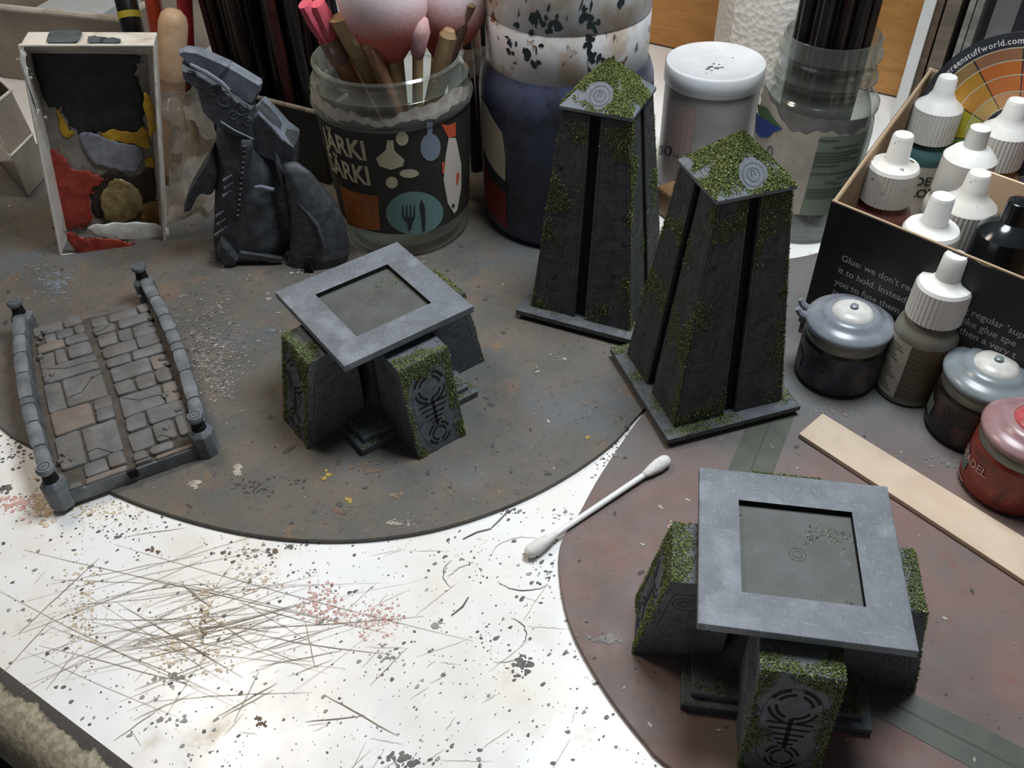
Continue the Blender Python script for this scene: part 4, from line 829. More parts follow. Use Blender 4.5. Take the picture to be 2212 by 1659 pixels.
for i, (x, r) in enumerate(((1012, .3), (1034, .26), (1050, .3))):
    stick('paintbrush', ['dark slim brush leaning behind the glass jar', 'dark brush with a worn grey shaft behind the blue-grey bottle', 'dark brush closest to the big white cap'][i], 'paintbrush', (-1.6+.35*i, 43.6+.5*i, .2), tuple(V(x-14, -60, 45.5+.4*i)), r, M[('dkwood','clearh','blkh')[i]], [('ferrule', .5, .64, r*1.08, M['bin_rim'])])

# ------------------------------------------------------------------ big blue-grey paint bottle
PB = Vector((2.92, 39.5, .2)); pbt = thing('paint_bottle', 'big blue-grey paint bottle with a paint-splashed white cap', 'bottle', tuple(PB))
M['bluep'] = mat('blue_grey_bottle', (66,72,94), (56,60,78), .4, .3, .7, .38, c3=(40,42,50), sc3=.6, lo3=.48, hi3=.66)
def cap_mat():
    t = NT('splashed_white_cap'); c = t.mix(t.ramp(t.noise(.5, 5), .48, .62), srgb(216,216,218), srgb(190,172,154)); c = t.mix(t.ramp(t.noise(1.5, 5, .65, co=t.stretch((1,1,.5))), .62, .68), c, srgb(44,42,40))
    c = t.mix(t.ramp(t.noise(1.1, 4, .6), .63, .68), c, srgb(120,84,60)); return t.done(c, .4)
M['capw'] = cap_mat()
mb = MB(); mb.lathe([(3.5,0),(3.9,.15),(4.05,.5),(4.05,6.6),(3.98,7.3),(3.8,7.8),(3.68,8.0),(3.6,8.3)], 64); obj('bottle_body', mb, M['bluep'], pbt, smooth=True)
mb = MB(); mb.lathe([(3.62,8.0),(3.66,8.05),(3.66,10.1),(3.6,10.2),(3.66,10.3),(3.62,13.6),(3.4,13.9),(2.2,14.0)], 64); cpp = obj('screw_cap', mb, M['capw'], pbt, smooth=True, angle=50)
R8 = random.Random(8)
blk = []
for cx, cy, sx, sy, n in [(-.9,10.7,.7,.5,16),(-1.4,10.9,.3,.3,6),(.85,10.9,.35,.9,18),(1.0,10.0,.25,.6,10),(.95,9.3,.1,.3,4),(2.2,11.2,.2,.3,4),(-2.6,9.6,.5,.9,8),(1.6,9.0,.9,.9,10),(-1.5,9.3,.5,.5,7)]:
    for _ in range(n): blk.append(blob(cx+R8.gauss(0,sx*.5), cy+R8.gauss(0,sy*.5), R8.uniform(.03,.18), R8.uniform(.04,.24), R8.uniform(-.4,.4), 8, .4, R8))
decal('black_splashes', blk, PB, 3.66, .012, M['mk_dark2'] if 'mk_dark2' in M else M['lab_ink'], cpp, .3)
decal('cream_label', [[(-4.3,3.6),(-3.0,3.2),(-2.95,4.5),(-3.1,5.6),(-4.3,6.4),(-5.2,6.6),(-5.2,4.0)]], PB, 4.05, .015, M['lab_cream'], pbt); decal('red_label', [[(-5.2,3.4),(-4.2,2.9),(-2.95,2.5),(-2.95,.6),(-4,.7),(-5.2,.9)]], PB, 4.05, .015, mat('dark_red_print', (130,40,36), (104,34,32), 2, rough=.5), pbt)
decal('black_band', [[(-5.2,4.0),(-4.3,3.6),(-2.95,3.15),(-2.95,2.5),(-4.2,2.9),(-5.2,3.4)]], PB, 4.05, .016, M['lab_ink'], pbt)

# ------------------------------------------------------------------ measuring cup with a white lid
CU = Vector((10.35, 41.9, 0)); cup = thing('measuring_cup', 'cloudy measuring cup with a white lid spattered with grey paint', 'cup', tuple(CU))
M['cloudy'] = mat('cloudy_grey_plastic', (160,157,152), (146,140,136), .5, rough=.3); M['rimw'] = mat('clear_rim', (178,178,172), rough=.25)
mb = MB(); mb.lathe([(2.35,0),(2.42,.1),(2.42,.22),(2.3,.3),(2.34,5.9),(2.2,6.0)], 56); obj('cup_wall', mb, M['cloudy'], cup, smooth=True)
mb = MB(); mb.lathe([(2.4,.02),(2.5,.1),(2.5,.2),(2.36,.28)], 56); obj('foot_ring', mb, M['rimw'], cup, smooth=True)
M['lidw'] = mat('white_lid', (218,220,224), (206,206,206), .5, rough=.35)
mb = MB(); mb.lathe([(2.38,5.75),(2.43,5.8),(2.42,6.6),(2.37,6.67),(2.2,6.68),(2.12,6.63),(.6,6.62)], 56); ld = obj('lid', mb, M['lidw'], cup, smooth=True, angle=50)
sp = MB()
for x, y, r in ((-.35,-.6,.2),(-.55,-.85,.12),(-.1,-.75,.16),(.15,-.7,.1),(-.15,-.25,.08),(.1,-.35,.07),(-.4,-1.0,.08),(-.7,-1.3,.05),(.9,.4,.05)): sp.add([(x+a, y+c, 6.08) for a, c in blob(0,0,r,r*.7,.4,8,.4,R8)], [tuple(range(8))])
for v_ in sp.v: v_.z = 6.63
obj('paint_spatter', sp, M['mk_dark'], ld)
decal('red_scale_panel', [[(-2.3,.6),(-.6,.6),(-.6,5.2),(-2.3,5.2)]], CU, 2.34, .01, mat('pinkish_plastic', (158,138,134), rough=.35), cup); ca, cb = on_cyl(1405, 331, CU, 2.34), on_cyl(1452, 336, CU, 2.34); fittext('scale_text', '100', ca, cb, .55, CU, 2.34, .03, M['lab_ink'], cup); wtext('scale_unit', 'ml', .36, cb[0]+.08, cb[1], CU, 2.34, .03, M['lab_ink'], cup)

# ------------------------------------------------------------------ second jar with a torn label
J2 = Vector((14.5, 38.4, 0)); jr2 = thing('label_torn_jar', 'clear screw-top jar with a torn pale label holding dark sticks', 'jar', tuple(J2))
po = [(2.3,0),(2.55,.12),(2.65,.4),(2.65,5.0),(2.6,5.5),(2.5,5.95),(2.62,6.2),(2.62,6.45),(2.35,6.75),(2.15,6.9),(2.12,7.3),(2.28,7.45),(2.28,7.6),(2.12,7.75),(2.1,8.3),(2.24,8.45),(2.24,8.6),(2.08,8.75),(2.1,9.2),(2.02,9.3)]
pi = [(2.1,.35),(2.4,.5),(2.5,.8),(2.5,5.0),(2.42,5.6),(2.3,6.2),(2.0,6.9),(1.98,9.2)]
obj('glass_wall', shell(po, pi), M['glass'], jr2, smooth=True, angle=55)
M['lab_pale'] = mat('pale_label', (196,186,172), (180,170,156), 1, rough=.6); M['lab_green'] = mat('green_tinted_label', (136,146,128), (128,138,120), 1, rough=.6); M['ink_soft'] = mat('faded_print', (98,108,100), rough=.7)
Q = lambda px, py: on_cyl(px, py, J2, 2.65)
zl0, zl1 = Q(1730, 464)[1], Q(1760, 287)[1]
top2 = [(x, zl1+.12*math.sin(x*2.7)+.08*math.sin(x*9)+(.9*max(0, (-1.2-x)/1.2) if x < -1.2 else 0)) for x in [2.8-.15*k for k in range(41)]]
decal('torn_residue', [[(-3.0,zl1-.3),(2.6,zl1-.3),(2.6,zl1+.5),(1,zl1+.62),(-1.2,zl1+.75),(-3.0,zl1+1.2)]], J2, 2.63, .02, mat('grey_paper_residue', (132,130,126), (112,110,106), 1.5, rough=.7), jr2)
l2 = decal('label', [[(-3.2,zl0),(2.8,zl0)]+top2], J2, 2.65, .012, M['lab_pale'], jr2); gx = Q(1745, 380)[0]
decal('green_panel', [[(gx,zl0),(2.78,zl0),(2.78,zl1-.2),(1.2,zl1-.12),(gx+.15,zl1-.15)]], J2, 2.65, .024, M['lab_green'], l2)
decal('print_lines', [[(gx+x0, zl1-y), (gx+x0+L, zl1-y), (gx+x0+L, zl1-y+.07), (gx+x0, zl1-y+.07)] for x0, y, L in [(.1,.35,.9),(.8,.7,1.3),(.1,.95,2.0),(.1,1.1,2.2),(.1,1.25,1.7),(.1,1.4,2.1),(.1,1.6,1.2),(.1,2.0,2.3),(1.3,2.25,1.0),(.8,2.45,.5),(1.2,2.55,.5),(.1,2.8,1.8),(.1,2.95,2.2),(.1,3.1,1.6),(.1,3.25,2.0)] if zl1-y > zl0+.1], J2, 2.65, .034, M['ink_soft'], l2)
bp = [(1632,240),(1660,258),(1692,278),(1672,285),(1660,297),(1645,296),(1633,285)]; decal('blue_print', [[Q(*p) for p in reversed(bp)]], J2, 2.65, .03, mat('blue_print', (58,78,150), rough=.5), l2)
gp = [(1636,222),(1658,232),(1690,276),(1640,246)]; decal('green_print', [[Q(*p) for p in reversed(gp)]], J2, 2.65, .032, mat('green_print', (86,112,78), rough=.6), l2)
wtext('label_digit', '0', .8, Q(1655, 335)[0], Q(1655, 335)[1], J2, 2.65, .03, M['ink_soft'], l2)
R2 = random.Random(2)
for i in range(24):
    a = 2.4*i; r = .34*math.sqrt(i); base = J2+Vector((r*math.cos(a)*.9, r*math.sin(a)*.9, .55)); tpp = J2+Vector((r*math.cos(a)*1.0+.1, r*math.sin(a)*1.0, R2.uniform(14, 16)))
    mb = MB(); mb.tube([base, along(base, tpp, .5), tpp], [.24,.3,.26], 9); obj('dark_stick', mb, M[('dkwood','blkh','blkh')[i % 3]], smooth=True, tag=('dark slender stick bundled in the label-torn jar', 'stick', 'dark sticks in the label-torn jar'))

# ------------------------------------------------------------------ behind: paper roll, wooden board, standing boards, trays
RO = Vector((14.9, 48.3, 0)); rol = thing('paper_towel_roll', 'white embossed paper towel roll standing behind the measuring cup', 'paper roll', tuple(RO))
def towel():
    t = NT('embossed_towel'); v = t.n.new('ShaderNodeTexVoronoi'); v.inputs['Scale'].default_value = 3.2; t.l(t.co, v.inputs[0]); wv = t.n.new('ShaderNodeTexWave'); wv.wave_type = 'RINGS'; wv.inputs['Scale'].default_value = .35; t.l(t.co, wv.inputs[0])
    t.bump(v.outputs['Distance'], .5, .08); return t.done(srgb(222,216,206), .9)
mb = MB(); mb.lathe([(3.1,0),(3.15,.1),(3.15,21.9),(3.1,22),(1.9,22),(1.9,21.5)], 64, cap1=False); tw = obj('paper_roll', mb, towel(), rol, smooth=True, angle=50)
mb = MB(); mb.lathe([(1.9,.5),(1.9,21.98),(1.75,21.98),(1.75,.5)], 40); obj('card_core', mb, mat('brown_card', (150,120,90), rough=.8), rol, smooth=True)
mb = MB(); rr = []
for k in range(10): a = math.radians(-150+9*k); rr.append([(3.19*math.cos(a), 3.19*math.sin(a), .0), (3.19*math.cos(a), 3.19*math.sin(a), 22)]) 
e = rr[0]; n_ = []
mb.rings([[Vector(q_[0]), Vector(q_[1]), Vector(q_[1])*1.0+Vector((0,0,-.0))-Vector(q_[1]).normalized()*.03, Vector(q_[0])-Vector((q_[0][0], q_[0][1], 0)).normalized()*.03] for q_ in rr]); obj('loose_sheet', mb, tw.data.materials[0], rol, smooth=True)
WB = G(1385, 92, 0); WD = (G(1910, 207, 0)-WB).normalized(); WN = Vector((-WD.y, WD.x, 0))
def plankwood(n, c1_, c2_):
    t = NT(n); g = t.noise(.6, 5, .6, 1.5, co=t.stretch((.35, .35, 1.6))); c = t.mix(t.ramp(g, .38, .64), srgb(*c1_), srgb(*c2_)); t.bump(g, .1, .03); return t.done(c, .5)
wb = thing('wooden_board', 'orange-brown varnished wooden board standing behind the paper towel roll', 'board', tuple(WB))
Mz = Matrix.Rotation(math.atan2(WD.y, WD.x), 3, 'Z')
mb = MB(); mb.box(WB+WD*5.5+WN*.9+Vector((0,0,14.1)), (24, 1.8, 28), Mz); obj('panel', mb, plankwood('orange_varnished_wood', (168,118,62), (190,138,76)), wb, world=True, bevel=.1)
mb = MB(); mb.box(WB+WD*5.5+WN*.7+Vector((0,0,.15)), (23.8, 1.2, .3), Mz); obj('contact_shadow_strip', mb, M['mk_brown'], wb, world=True)  # dark strip stands in for the contact shadow under the board
SB = Vector((22.6, 48.4, 0))
def board(label, x0, x1, m, depth, h=24, dn=0):
    a, c = PL(x0, 94, SB+DN*dn, DN), PL(x1, 94, SB+DN*dn, DN); w_ = (c-a).dot(DX); p = Vector((a.x, a.y, 0))+DX*w_/2
    mb = MB(); mb.box(p+DN*depth/2+Vector((0,0,h/2)), (w_, depth, h), RZ); o = obj('standing_board', mb, m, bevel=.03, tag=(label, 'board'))
board('thin white board standing on edge behind the bottle box', 1970, 1996, M['white_plastic'], 10)
board('thin dark brown board standing next to the white board', 1999, 2014, plankwood('brown_board', (110,90,74), (92,74,60)), 9, dn=.4)
board('broad grey-brown board standing on edge behind the bottle box', 2018, 2050, plankwood('grey_brown_board', (124,110,96), (100,90,80)), 9, dn=.3)
board('pale grey grooved board standing nearest the plastic drawers', 2066, 2080, plankwood('grey_board', (150,148,142), (120,118,112)), 8, dn=.2)
board('slim pale grey board standing against the grooved board', 2082, 2098, plankwood('grey_board_b', (138,136,130), (110,108,104)), 8, dn=.0)
dr = thing('organiser_cabinet', 'smoky plastic drawer unit behind the colour wheel', 'drawers', tuple(SB+DX*6.2+DN*2))
M['smoke'] = mat('smoky_plastic', (74,78,74), (60,64,60), .5, rough=.25); M['frame'] = mat('grey_frame', (104,104,104), rough=.4); M['dkframe'] = mat('dark_case', (34,36,42), rough=.5)
o_ = SB+DX*11+DN*6; mb = MB(); mb.box(o_+Vector((0,0,11)), (12.6, 10, 22), RZ); obj('case', mb, M['dkframe'], dr, world=True, bevel=.1)
for k in range(4):
    z = 2.8+5.3*k; c = o_-DN*5.12+Vector((0,0,z)); mb = MB(); mb.box(c, (11, .4, 4.7), RZ); d_ = obj('drawer_front', mb, M['smoke'], dr, world=True, bevel=.05)
    mb = MB(); mb.box(c-DN*.25+Vector((0,0,2.1)), (11, .3, .4), RZ); mb.box(c-DN*.25-DX*5.3, (.4,.3,4.6), RZ); mb.box(c-DN*.25+DX*5.3, (.4,.3,4.6), RZ); obj('drawer_frame', mb, M['frame'], d_, world=True)
    mb = MB(); mb.box(c-DN*.5+Vector((0,0,-.5)), (2.5,.5,.5), RZ); obj('pull', mb, M['frame'], d_, world=True, bevel=.08)
# brown block between the towers
mb = MB(); c = G(1440, 452, .8); mb.box((c.x+.4, c.y+.9, .75), (1.2, 1.2, 1.5), Matrix.Rotation(.5, 3, 'Z')); obj('wood_offcut', mb, plankwood('brown_offcut', (126,96,66), (104,80,58)), bevel=.15, tag=('small brown wooden offcut on the white table between the two towers', 'wood block'))
# left background: storage tray and a clear blister
TR = G(40, 190, 0); tray = thing('storage_tray', 'tan plastic storage tray with a stained inside, holding white paper', 'tray', tuple(TR))
M['tray'] = mat('tan_tray_plastic', (150,138,122), (132,118,102), .5, rough=.35); M['tray_in'] = mat('stained_tray_inside', (158,136,112), (120,90,66), .5, rough=.5)
ta, tb_ = G(-120, 5, 5.2), G(262, 44, 5.2); td = (tb_-ta).normalized(); tn = Vector((-td.y, td.x, 0)); L_ = (tb_-ta).length
tq = lambda k, z: [Vector((p.x, p.y, z)) for p in (ta+td*k+tn*k, tb_-td*k+tn*k, tb_-td*k+tn*(12-k), ta+td*k+tn*(12-k))]
mb = MB(); mb.rings([tq(1.0,0), tq(0,5.2), tq(.2,5.2), tq(1.15,.3)]); obj('tray_wall', mb, M['tray'], tray, world=True, bevel=.25)
mb = MB(); p4 = tq(.05, 5.25)
for a, c in zip(p4, p4[1:]+p4[:1]): mb.tube([a, c], .2, 8)
obj('rim', mb, M['pal_w'], tray, smooth=True, world=True)
pp = MB(); c0 = ta+td*(L_*.36)+tn*6; pp.box(Vector((c0.x, c0.y, 1.9)), (L_*.40, 6.6, 3.0), Matrix.Rotation(math.atan2(td.y, td.x), 3, 'Z')); 
obj('paper_stack', pp, mat('blue_white_paper', (206,212,214), (196,200,200), .3, rough=.8), bevel=.1, tag=('block of blue-white paper lying in the tan storage tray', 'paper'))
bls = thing('blister_pack', 'cloudy crumpled blister pack at the table side beside the paint tray', 'packaging', tuple(G(40, 400, .2)))
M['blister'] = mat('cloudy_blister', (150,140,126), (132,122,110), .6, rough=.22)
A0 = G(62, 428, .2); u1 = (G(0, 352, .2)-A0).normalized(); u2 = (G(110, 372, .2)-A0).normalized(); up = Vector((0,0,1))
lo = [A0, A0+u2*2.4, A0+u2*2.4+u1*6, A0+u1*6]; 
hi = [A0+up*2.6-u1*.3, A0+u2*2.6+up*2.4, A0+u2*2.2+u1*6.2+up*2.6, A0+u1*6.4+up*2.3]; hi2 = [p+up*2.4+(A0+u1*3+u2*1.2-Vector((p.x,p.y,.2)))*.12 for p in hi]
mb = MB(); mb.rings([[p for p in lo], hi, hi2], True, False); mb.f = [f[::-1] for f in mb.f]
bo = obj('blister_shell', mb, M['blister'], bls, world=True, bevel=.12)
mb = MB(); mb.tube(hi+hi[:1], .07, 6); obj('shell_ridge', mb, M['pal_w'], bls, smooth=True, world=True)
mb = MB(); mb.tube(hi2+hi2[:1], .09, 6); obj('shell_lip', mb, M['pal_w'], bls, smooth=True, world=True)
# crumpled clear film between tray and statue
R6 = random.Random(6); NX, NY = 12, 16; vs_ = []
for j in range(NY):
    for i in range(NX):
        u, v = i/(NX-1), j/(NY-1); px = 362+u*(95+25*math.sin(v*3))-8*v; py = 480-v*290; p = V(px, py, 39.2+u*.8+v*1.6)
        n = noise.noise_vector(Vector((u*3.2, v*4.2, 1.7)))*1.1+noise.noise_vector(Vector((u*8, v*9, 4)))*.35; p = p+Vector((n.x*.5, n.y*1.2, n.z*.4 if j else 0)); p.z = max(p.z, .23); vs_.append(p)
mb = MB(); mb.add(vs_, [(j*NX+i, j*NX+i+1, (j+1)*NX+i+1, (j+1)*NX+i) for j in range(NY-1) for i in range(NX-1)])
fo = obj('plastic_film', mb, M['film'], smooth=True, angle=25, tag=('crumpled clear plastic film between the paint tray and the statue', 'plastic film'))
so = fo.modifiers.new('solid', 'SOLIDIFY'); so.thickness = .03*S
# ------------------------------------------------------------------ black cardboard box of dropper bottles
FL = Vector((12.3, 29.0, .2)); FD = Vector((.677, -.736, 0)); FN = Vector((.736, .677, 0)); SD = Vector((.57, .8216, 0)); BXW, BXL, BXH = 10.2, 13.7, 6.4
box = thing('cardboard_box', 'black printed cardboard box without lid, full of dropper bottles', 'box', tuple(FL))
M['card_black'] = mat('black_printed_card', (22,22,23), (30,30,30), 1.5, rough=.45); M['card_brown'] = mat('brown_card_inside', (150,126,100), (134,112,88), 1, rough=.85); M['card_edge'] = mat('card_edge', (168,146,120), rough=.9)
c0, c1_, c2_, c3_ = FL, FL+FD*BXW, FL+FD*BXW+SD*BXL, FL+SD*BXL
Z = Vector((0,0,1)); tk = .09
def wall(a, b_, inn, h0, h1, notch=None):
    a, b_ = Vector(a), Vector(b_); 
    for k, (o0, o1, m, nm) in enumerate(((0, tk, M['card_black'], 'outer_panel'), (tk, tk*2, M['card_brown'], 'inner_panel'))):
        mb = MB(); n = 14; rr = []
        for i in range(n+1):
            t = i/n; p = a+(b_-a)*t; h = h0+(h1-h0)*t
            if notch and abs(t-notch) < .04: h -= .12
            rr.append([p+inn*o0, p+inn*o0+Z*h, p+inn*o1+Z*(h-(.02 if k else 0)), p+inn*o1])
        mb.rings([list(reversed(r)) for r in rr]); o = obj(nm, mb, m, box, world=True)
    mb = MB(); mb.tube([a+inn*tk+Z*(h0+.01), b_+inn*tk+Z*(h1+.01)], .06, 6); obj('cut_edge', mb, M['card_edge'], o, world=True)
ip = Vector((.809, -.588, 0))
wall(c0, c1_, FN, 6.35, 6.4, .55); wall(c3_, c0, ip, 6.5, 6.35); wall(c1_, c2_, -ip, 6.4, 6.4); wall(c2_, c3_, -FN, 6.4, 6.5)
mb = MB(); ins = lambda p, q: p+q
mb.hexa([c0, c1_, c2_, c3_], [p+Z*.25 for p in (c0, c1_, c2_, c3_)]); obj('box_bottom', mb, M['card_brown'], box, world=True)
M['print_grey'] = mat('pale_print', (150,150,150), rough=.6)
def boxtext(s, x, z, size, dz=0):
    vs, fs = text_tris(s, size, 1.0, .004); mb = MB(); mb.add([FL+FD*(x+v.x)-FN*.012+Z*(z-.2+v.y+dz*v.x) for v in vs], fs); obj('lettering', mb, M['print_grey'], box, world=True)
for i, (a, b_) in enumerate((("Glue: we don't reco", "g regular 'supe"), ("it to hold. Instead", "like glue spe"), ("you to fuse them", "then a very t"), ("Pl", None))):
    z = 4.36-.56*i; boxtext(a, .98, z, .40); 
    if b_: boxtext(b_, 5.85+.06*i, z+.14+.12*i, .40)
# dropper bottles
def ridged(n): return lambda k, N, z: 1+(.014 if k % 4 < 2 else -.014)
def dropper(label, loc, paint, lblm=None, cap='straight', h=7.0, r=1.22, capm=None, group=None, txt=None, bodym=None):
    t = thing('dropper_bottle', label, 'bottle', loc); k = h/7.0
    mb = MB(); mb.lathe([(r*.9,0),(r,.1),(r,3.3*k),(r*.95,3.6*k),(r*.72,3.95*k),(r*.62,4.1*k),(r*.62,4.4*k)], 40); bd_ = obj('bottle_body', mb, bodym or paint, t, smooth=True)
    if lblm:
        c = Vector(loc); lb_ = decal('label', [[(-r*2.6,.35),(r*2.6,.35),(r*2.6,3.15*k),(-r*2.6,3.15*k)]], c, r, .012, lblm, t, .2)
        if txt:
            for i, s in enumerate(txt): wtext('lettering', s, .62, -1.0, 2.25*k-.62*i, c, r, .03, M['lab_ink'], lb_, .01, .95, .15)
        else: decal('print_lines', [[(-.9, .7+.22*q), (.1+.5*((q*7) % 3)/3, .7+.22*q), (.1+.5*((q*7) % 3)/3, .76+.22*q), (-.9, .76+.22*q)] for q in range(10)], c, r, .025, M['ink_soft'], lb_, .2)
    cm = capm or M['white_plastic']; R_ = r*.86
    mb = MB()
    if cap == 'straight': mb.lathe([(R_,4.12*k),(R_*1.0,4.2*k),(R_*.97,5.55*k)], 152, wob=ridged(0), cap1=False); mb.lathe([(R_*.965,5.54*k),(R_*.9,5.68*k),(R_*.55,5.8*k),(R_*.44,5.95*k),(R_*.4,6.9*k),(R_*.34,7.0*k),(R_*.12,6.98*k)], 40, cap0=False)
    elif cap == 'cone': mb.lathe([(R_,4.12*k),(R_,5.6*k)], 152, wob=ridged(0), cap1=False); mb.lathe([(R_*1.0,5.59*k),(R_*.97,5.66*k),(R_*.62,5.95*k),(R_*.44,6.3*k),(R_*.40,6.9*k),(R_*.34,7.0*k),(R_*.1,6.95*k)], 40, cap0=False)
    else: mb.lathe([(R_*1.05,4.12*k),(R_*1.0,5.7*k),(R_*.7,6.05*k),(R_*.42,6.2*k),(R_*.38,7.0*k),(R_*.3,7.05*k)], 40)
    cp_ = obj('cap', mb, cm, t, smooth=True, angle=35)
    mb = MB(); mb.lathe([(R_*.36,6.985*k),(R_*.24,7.01*k),(R_*.14,6.97*k)], 24); obj('cap_tip', mb, cm, cp_, smooth=True)
    return t
def pmm(n, a, b_): return mat(n, a, b_, 1, rough=.35)
M['lbl'] = mat('grey_white_label', (190,186,176), (176,170,160), 1, rough=.55)
M['scuff'] = mat('scuffed_white_cap', (222,220,214), (212,208,200), 1, rough=.4, c3=(84,66,62), sc3=2.2, lo3=.63, hi3=.67)
zb = .47
def cappos(px, py, zt=7.45): p = G(px, py, zt); return (p.x, p.y, zb)
dropper('dropper bottle of red-brown paint with a scuffed white cap, in the box corner', cappos(1953, 291), pmm('red_brown_paint', (120,70,62), (104,60,54)), M['lbl'], 'straight', capm=M['scuff'], txt=('MODEL','COLOR'))
dropper('teal dropper bottle with a conical white cap in front of the colour wheel', cappos(2049, 166), pmm('teal_paint', (62,92,92), (54,82,84)), M['lbl'], 'cone', txt=('MODEL','COLOR'))
dropper('milky white dropper bottle with a smooth tall cap, in the middle of the box', cappos(2119, 277), pmm('milky_plastic', (206,202,188), (196,190,176)), M['lbl'], 'smooth')
dropper('ochre-brown dropper bottle with a ridged cap beside the colour wheel hub', cappos(2200, 217), pmm('ochre_bottle', (168,132,88), (150,116,78)), M['lbl'], 'cone')
dropper('grey-green dropper bottle whose conical cap has a black paint streak', cappos(2118, 374), pmm('grey_green_bottle', (128,126,112), (116,114,100)), M['lbl'], 'cone', capm=M['scuff'])
dropper('pale dropper bottle with a clean ridged white cap by the front wall of the box', cappos(2038, 424), pmm('pale_bottle', (176,172,164), (160,156,150)), M['lbl'], 'straight')
dropper('small bottle with a glossy black cap in the cardboard box', cappos(2204, 436), pmm('dark_ink', (40,40,42), (34,34,36)), M['lbl'], 'smooth', capm=mat('glossy_black_cap', (22,26,28), (30,34,36), 1, rough=.15))
# cards behind the black-capped bottle
mb = MB(); p = G(2165, 470, 5.6); mb.box((p.x+1.2, p.y+1.2, 3.4), (3.2, .12, 5.8), Matrix.Rotation(math.atan2(FD.y, FD.x), 3, 'Z')); obj('cream_card', mb, mat('cream_card', (214,190,158), rough=.7), tag=('cream card standing behind the black-capped bottle', 'card'))
mb = MB(); p = G(2208, 440, 6.6); mb.box((p.x+1.6, p.y+.2, 3.7), (2.4, .1, 6.4), Matrix.Rotation(math.atan2(FD.y, FD.x), 3, 'Z')); obj('red_card', mb, mat('red_card', (190,44,52), rough=.5), tag=('red-edged card tucked beside the black-capped bottle', 'card'))
# colour wheel
WC = FL+FN*12.0+FD*2.25; WC.z = 5.38; WR = 4.68
wh = thing('colour_wheel', 'round cardboard colour wheel standing in the back of the bottle box', 'colour wheel', (WC.x, WC.y, .45))
def wp(r, a, e=0): return WC+FD*r*WR*math.sin(a)+Z*r*WR*math.cos(a)-FN*e       # a = clock angle
mb = MB(); N = 72; mb.rings([[wp(1, 2*PI*k/N, .0) for k in range(N)][::-1], [wp(1, 2*PI*k/N, .12) for k in range(N)][::-1]]); obj('wheel_disc', mb, mat('dark_wheel_card', (58,60,70), (52,54,62), 1, rough=.45), wh, world=True)
base_ = [(196,84,60),(198,112,54),(190,140,50),(168,178,44),(90,150,70),(60,130,110),(60,110,150),(70,80,150),(100,70,140),(140,60,120),(180,50,90),(196,60,64)]
tone = [(.78,(120,104,96)),(.92,None),(.86,(206,140,90)),(.9,(214,196,160))]
rb = [.865,.755,.625,.475,.345]
for s_ in range(12):
    a0, a1 = math.radians(14-30*s_)-PI/6*0, math.radians(14-30*(s_+1))
    for ri in range(4):
        c = base_[s_]; f_, mixc = tone[ri]; kk = (.55, 0, .25, .5)[ri]; c = tuple(int((c[q]*(1-kk)+(mixc[q] if mixc else 0)*kk)) for q in range(3))
        mb = MB(); n = 5; A = [a0+(a1-a0)*(.02+.96*k/n) for k in range(n+1)]; o1 = [wp(rb[ri]-.006, a, .125) for a in A]; o2 = [wp(rb[ri+1]+.006, a, .125) for a in A]
        mb.add(o1+o2, [(i, i+1, i+n+2, i+n+1) for i in range(n)]); obj('colour_cell', mb, mat('print_%d_%d' % (s_, ri), c, rough=.5), wh, world=True)
mb = MB(); N = 64
for r0 in rb: 
    v1 = [wp(r0+.006, 2*PI*k/N, .128) for k in range(N)]; v2 = [wp(r0-.006, 2*PI*k/N, .128) for k in range(N)]; mb.add(v1+v2, [(i, (i+1) % N, (i+1) % N+N, i+N) for i in range(N)])
obj('ring_lines', mb, M['lab_cream'], wh, world=True)
tv = MB(); ang = math.radians(-76)
for i, ch in enumerate('www.greenstuffworld.com'):
    vs, fs = text_tris(ch, .36, 1, .008); w_ = max([v.x for v in vs])+.03; a = ang+w_/2/(WR*.93)
    tv.add([WC+FD*((WR*.9+v.y)*math.sin(a)+(v.x-w_/2)*math.cos(a))+Z*((WR*.9+v.y)*math.cos(a)-(v.x-w_/2)*math.sin(a))-FN*.13 for v in vs], fs); ang += w_/(WR*.93)
obj('rim_lettering', tv, M['white_plastic'], wh, world=True); tv = MB()
for ch in '/c':
    vs, fs = text_tris(ch, .36, 1, .008); w_ = max([v.x for v in vs])+.03; a = ang+w_/2/(WR*.93)
    tv.add([WC+FD*((WR*.9+v.y)*math.sin(a)+(v.x-w_/2)*math.cos(a))+Z*((WR*.9+v.y)*math.cos(a)-(v.x-w_/2)*math.sin(a))-FN*.13 for v in vs], fs); ang += w_/(WR*.93)
obj('rim_lettering', tv, M['yelp'], wh, world=True)
f = Face2(WC-FN*.13, FD*math.cos(.45)+Z*math.sin(.45), -FD*math.sin(.45)+Z*math.cos(.45), 0)
f.bar(-.75,.62,.7,.62,.14); f.bar(-.75,.36,.5,.36,.12); f.arc(-1.05,.45,.2,.12); f.bar(-1.3,.2,-1.3,.7,.1); f.bar(-1.3,.7,-.8,.7,.1); f.bar(-.6,.0,.6,.0,.12); f.arc(.95,.66,.14,.1)
obj('hub_emblem', f.mb, M['print_grey'], wh, world=True)

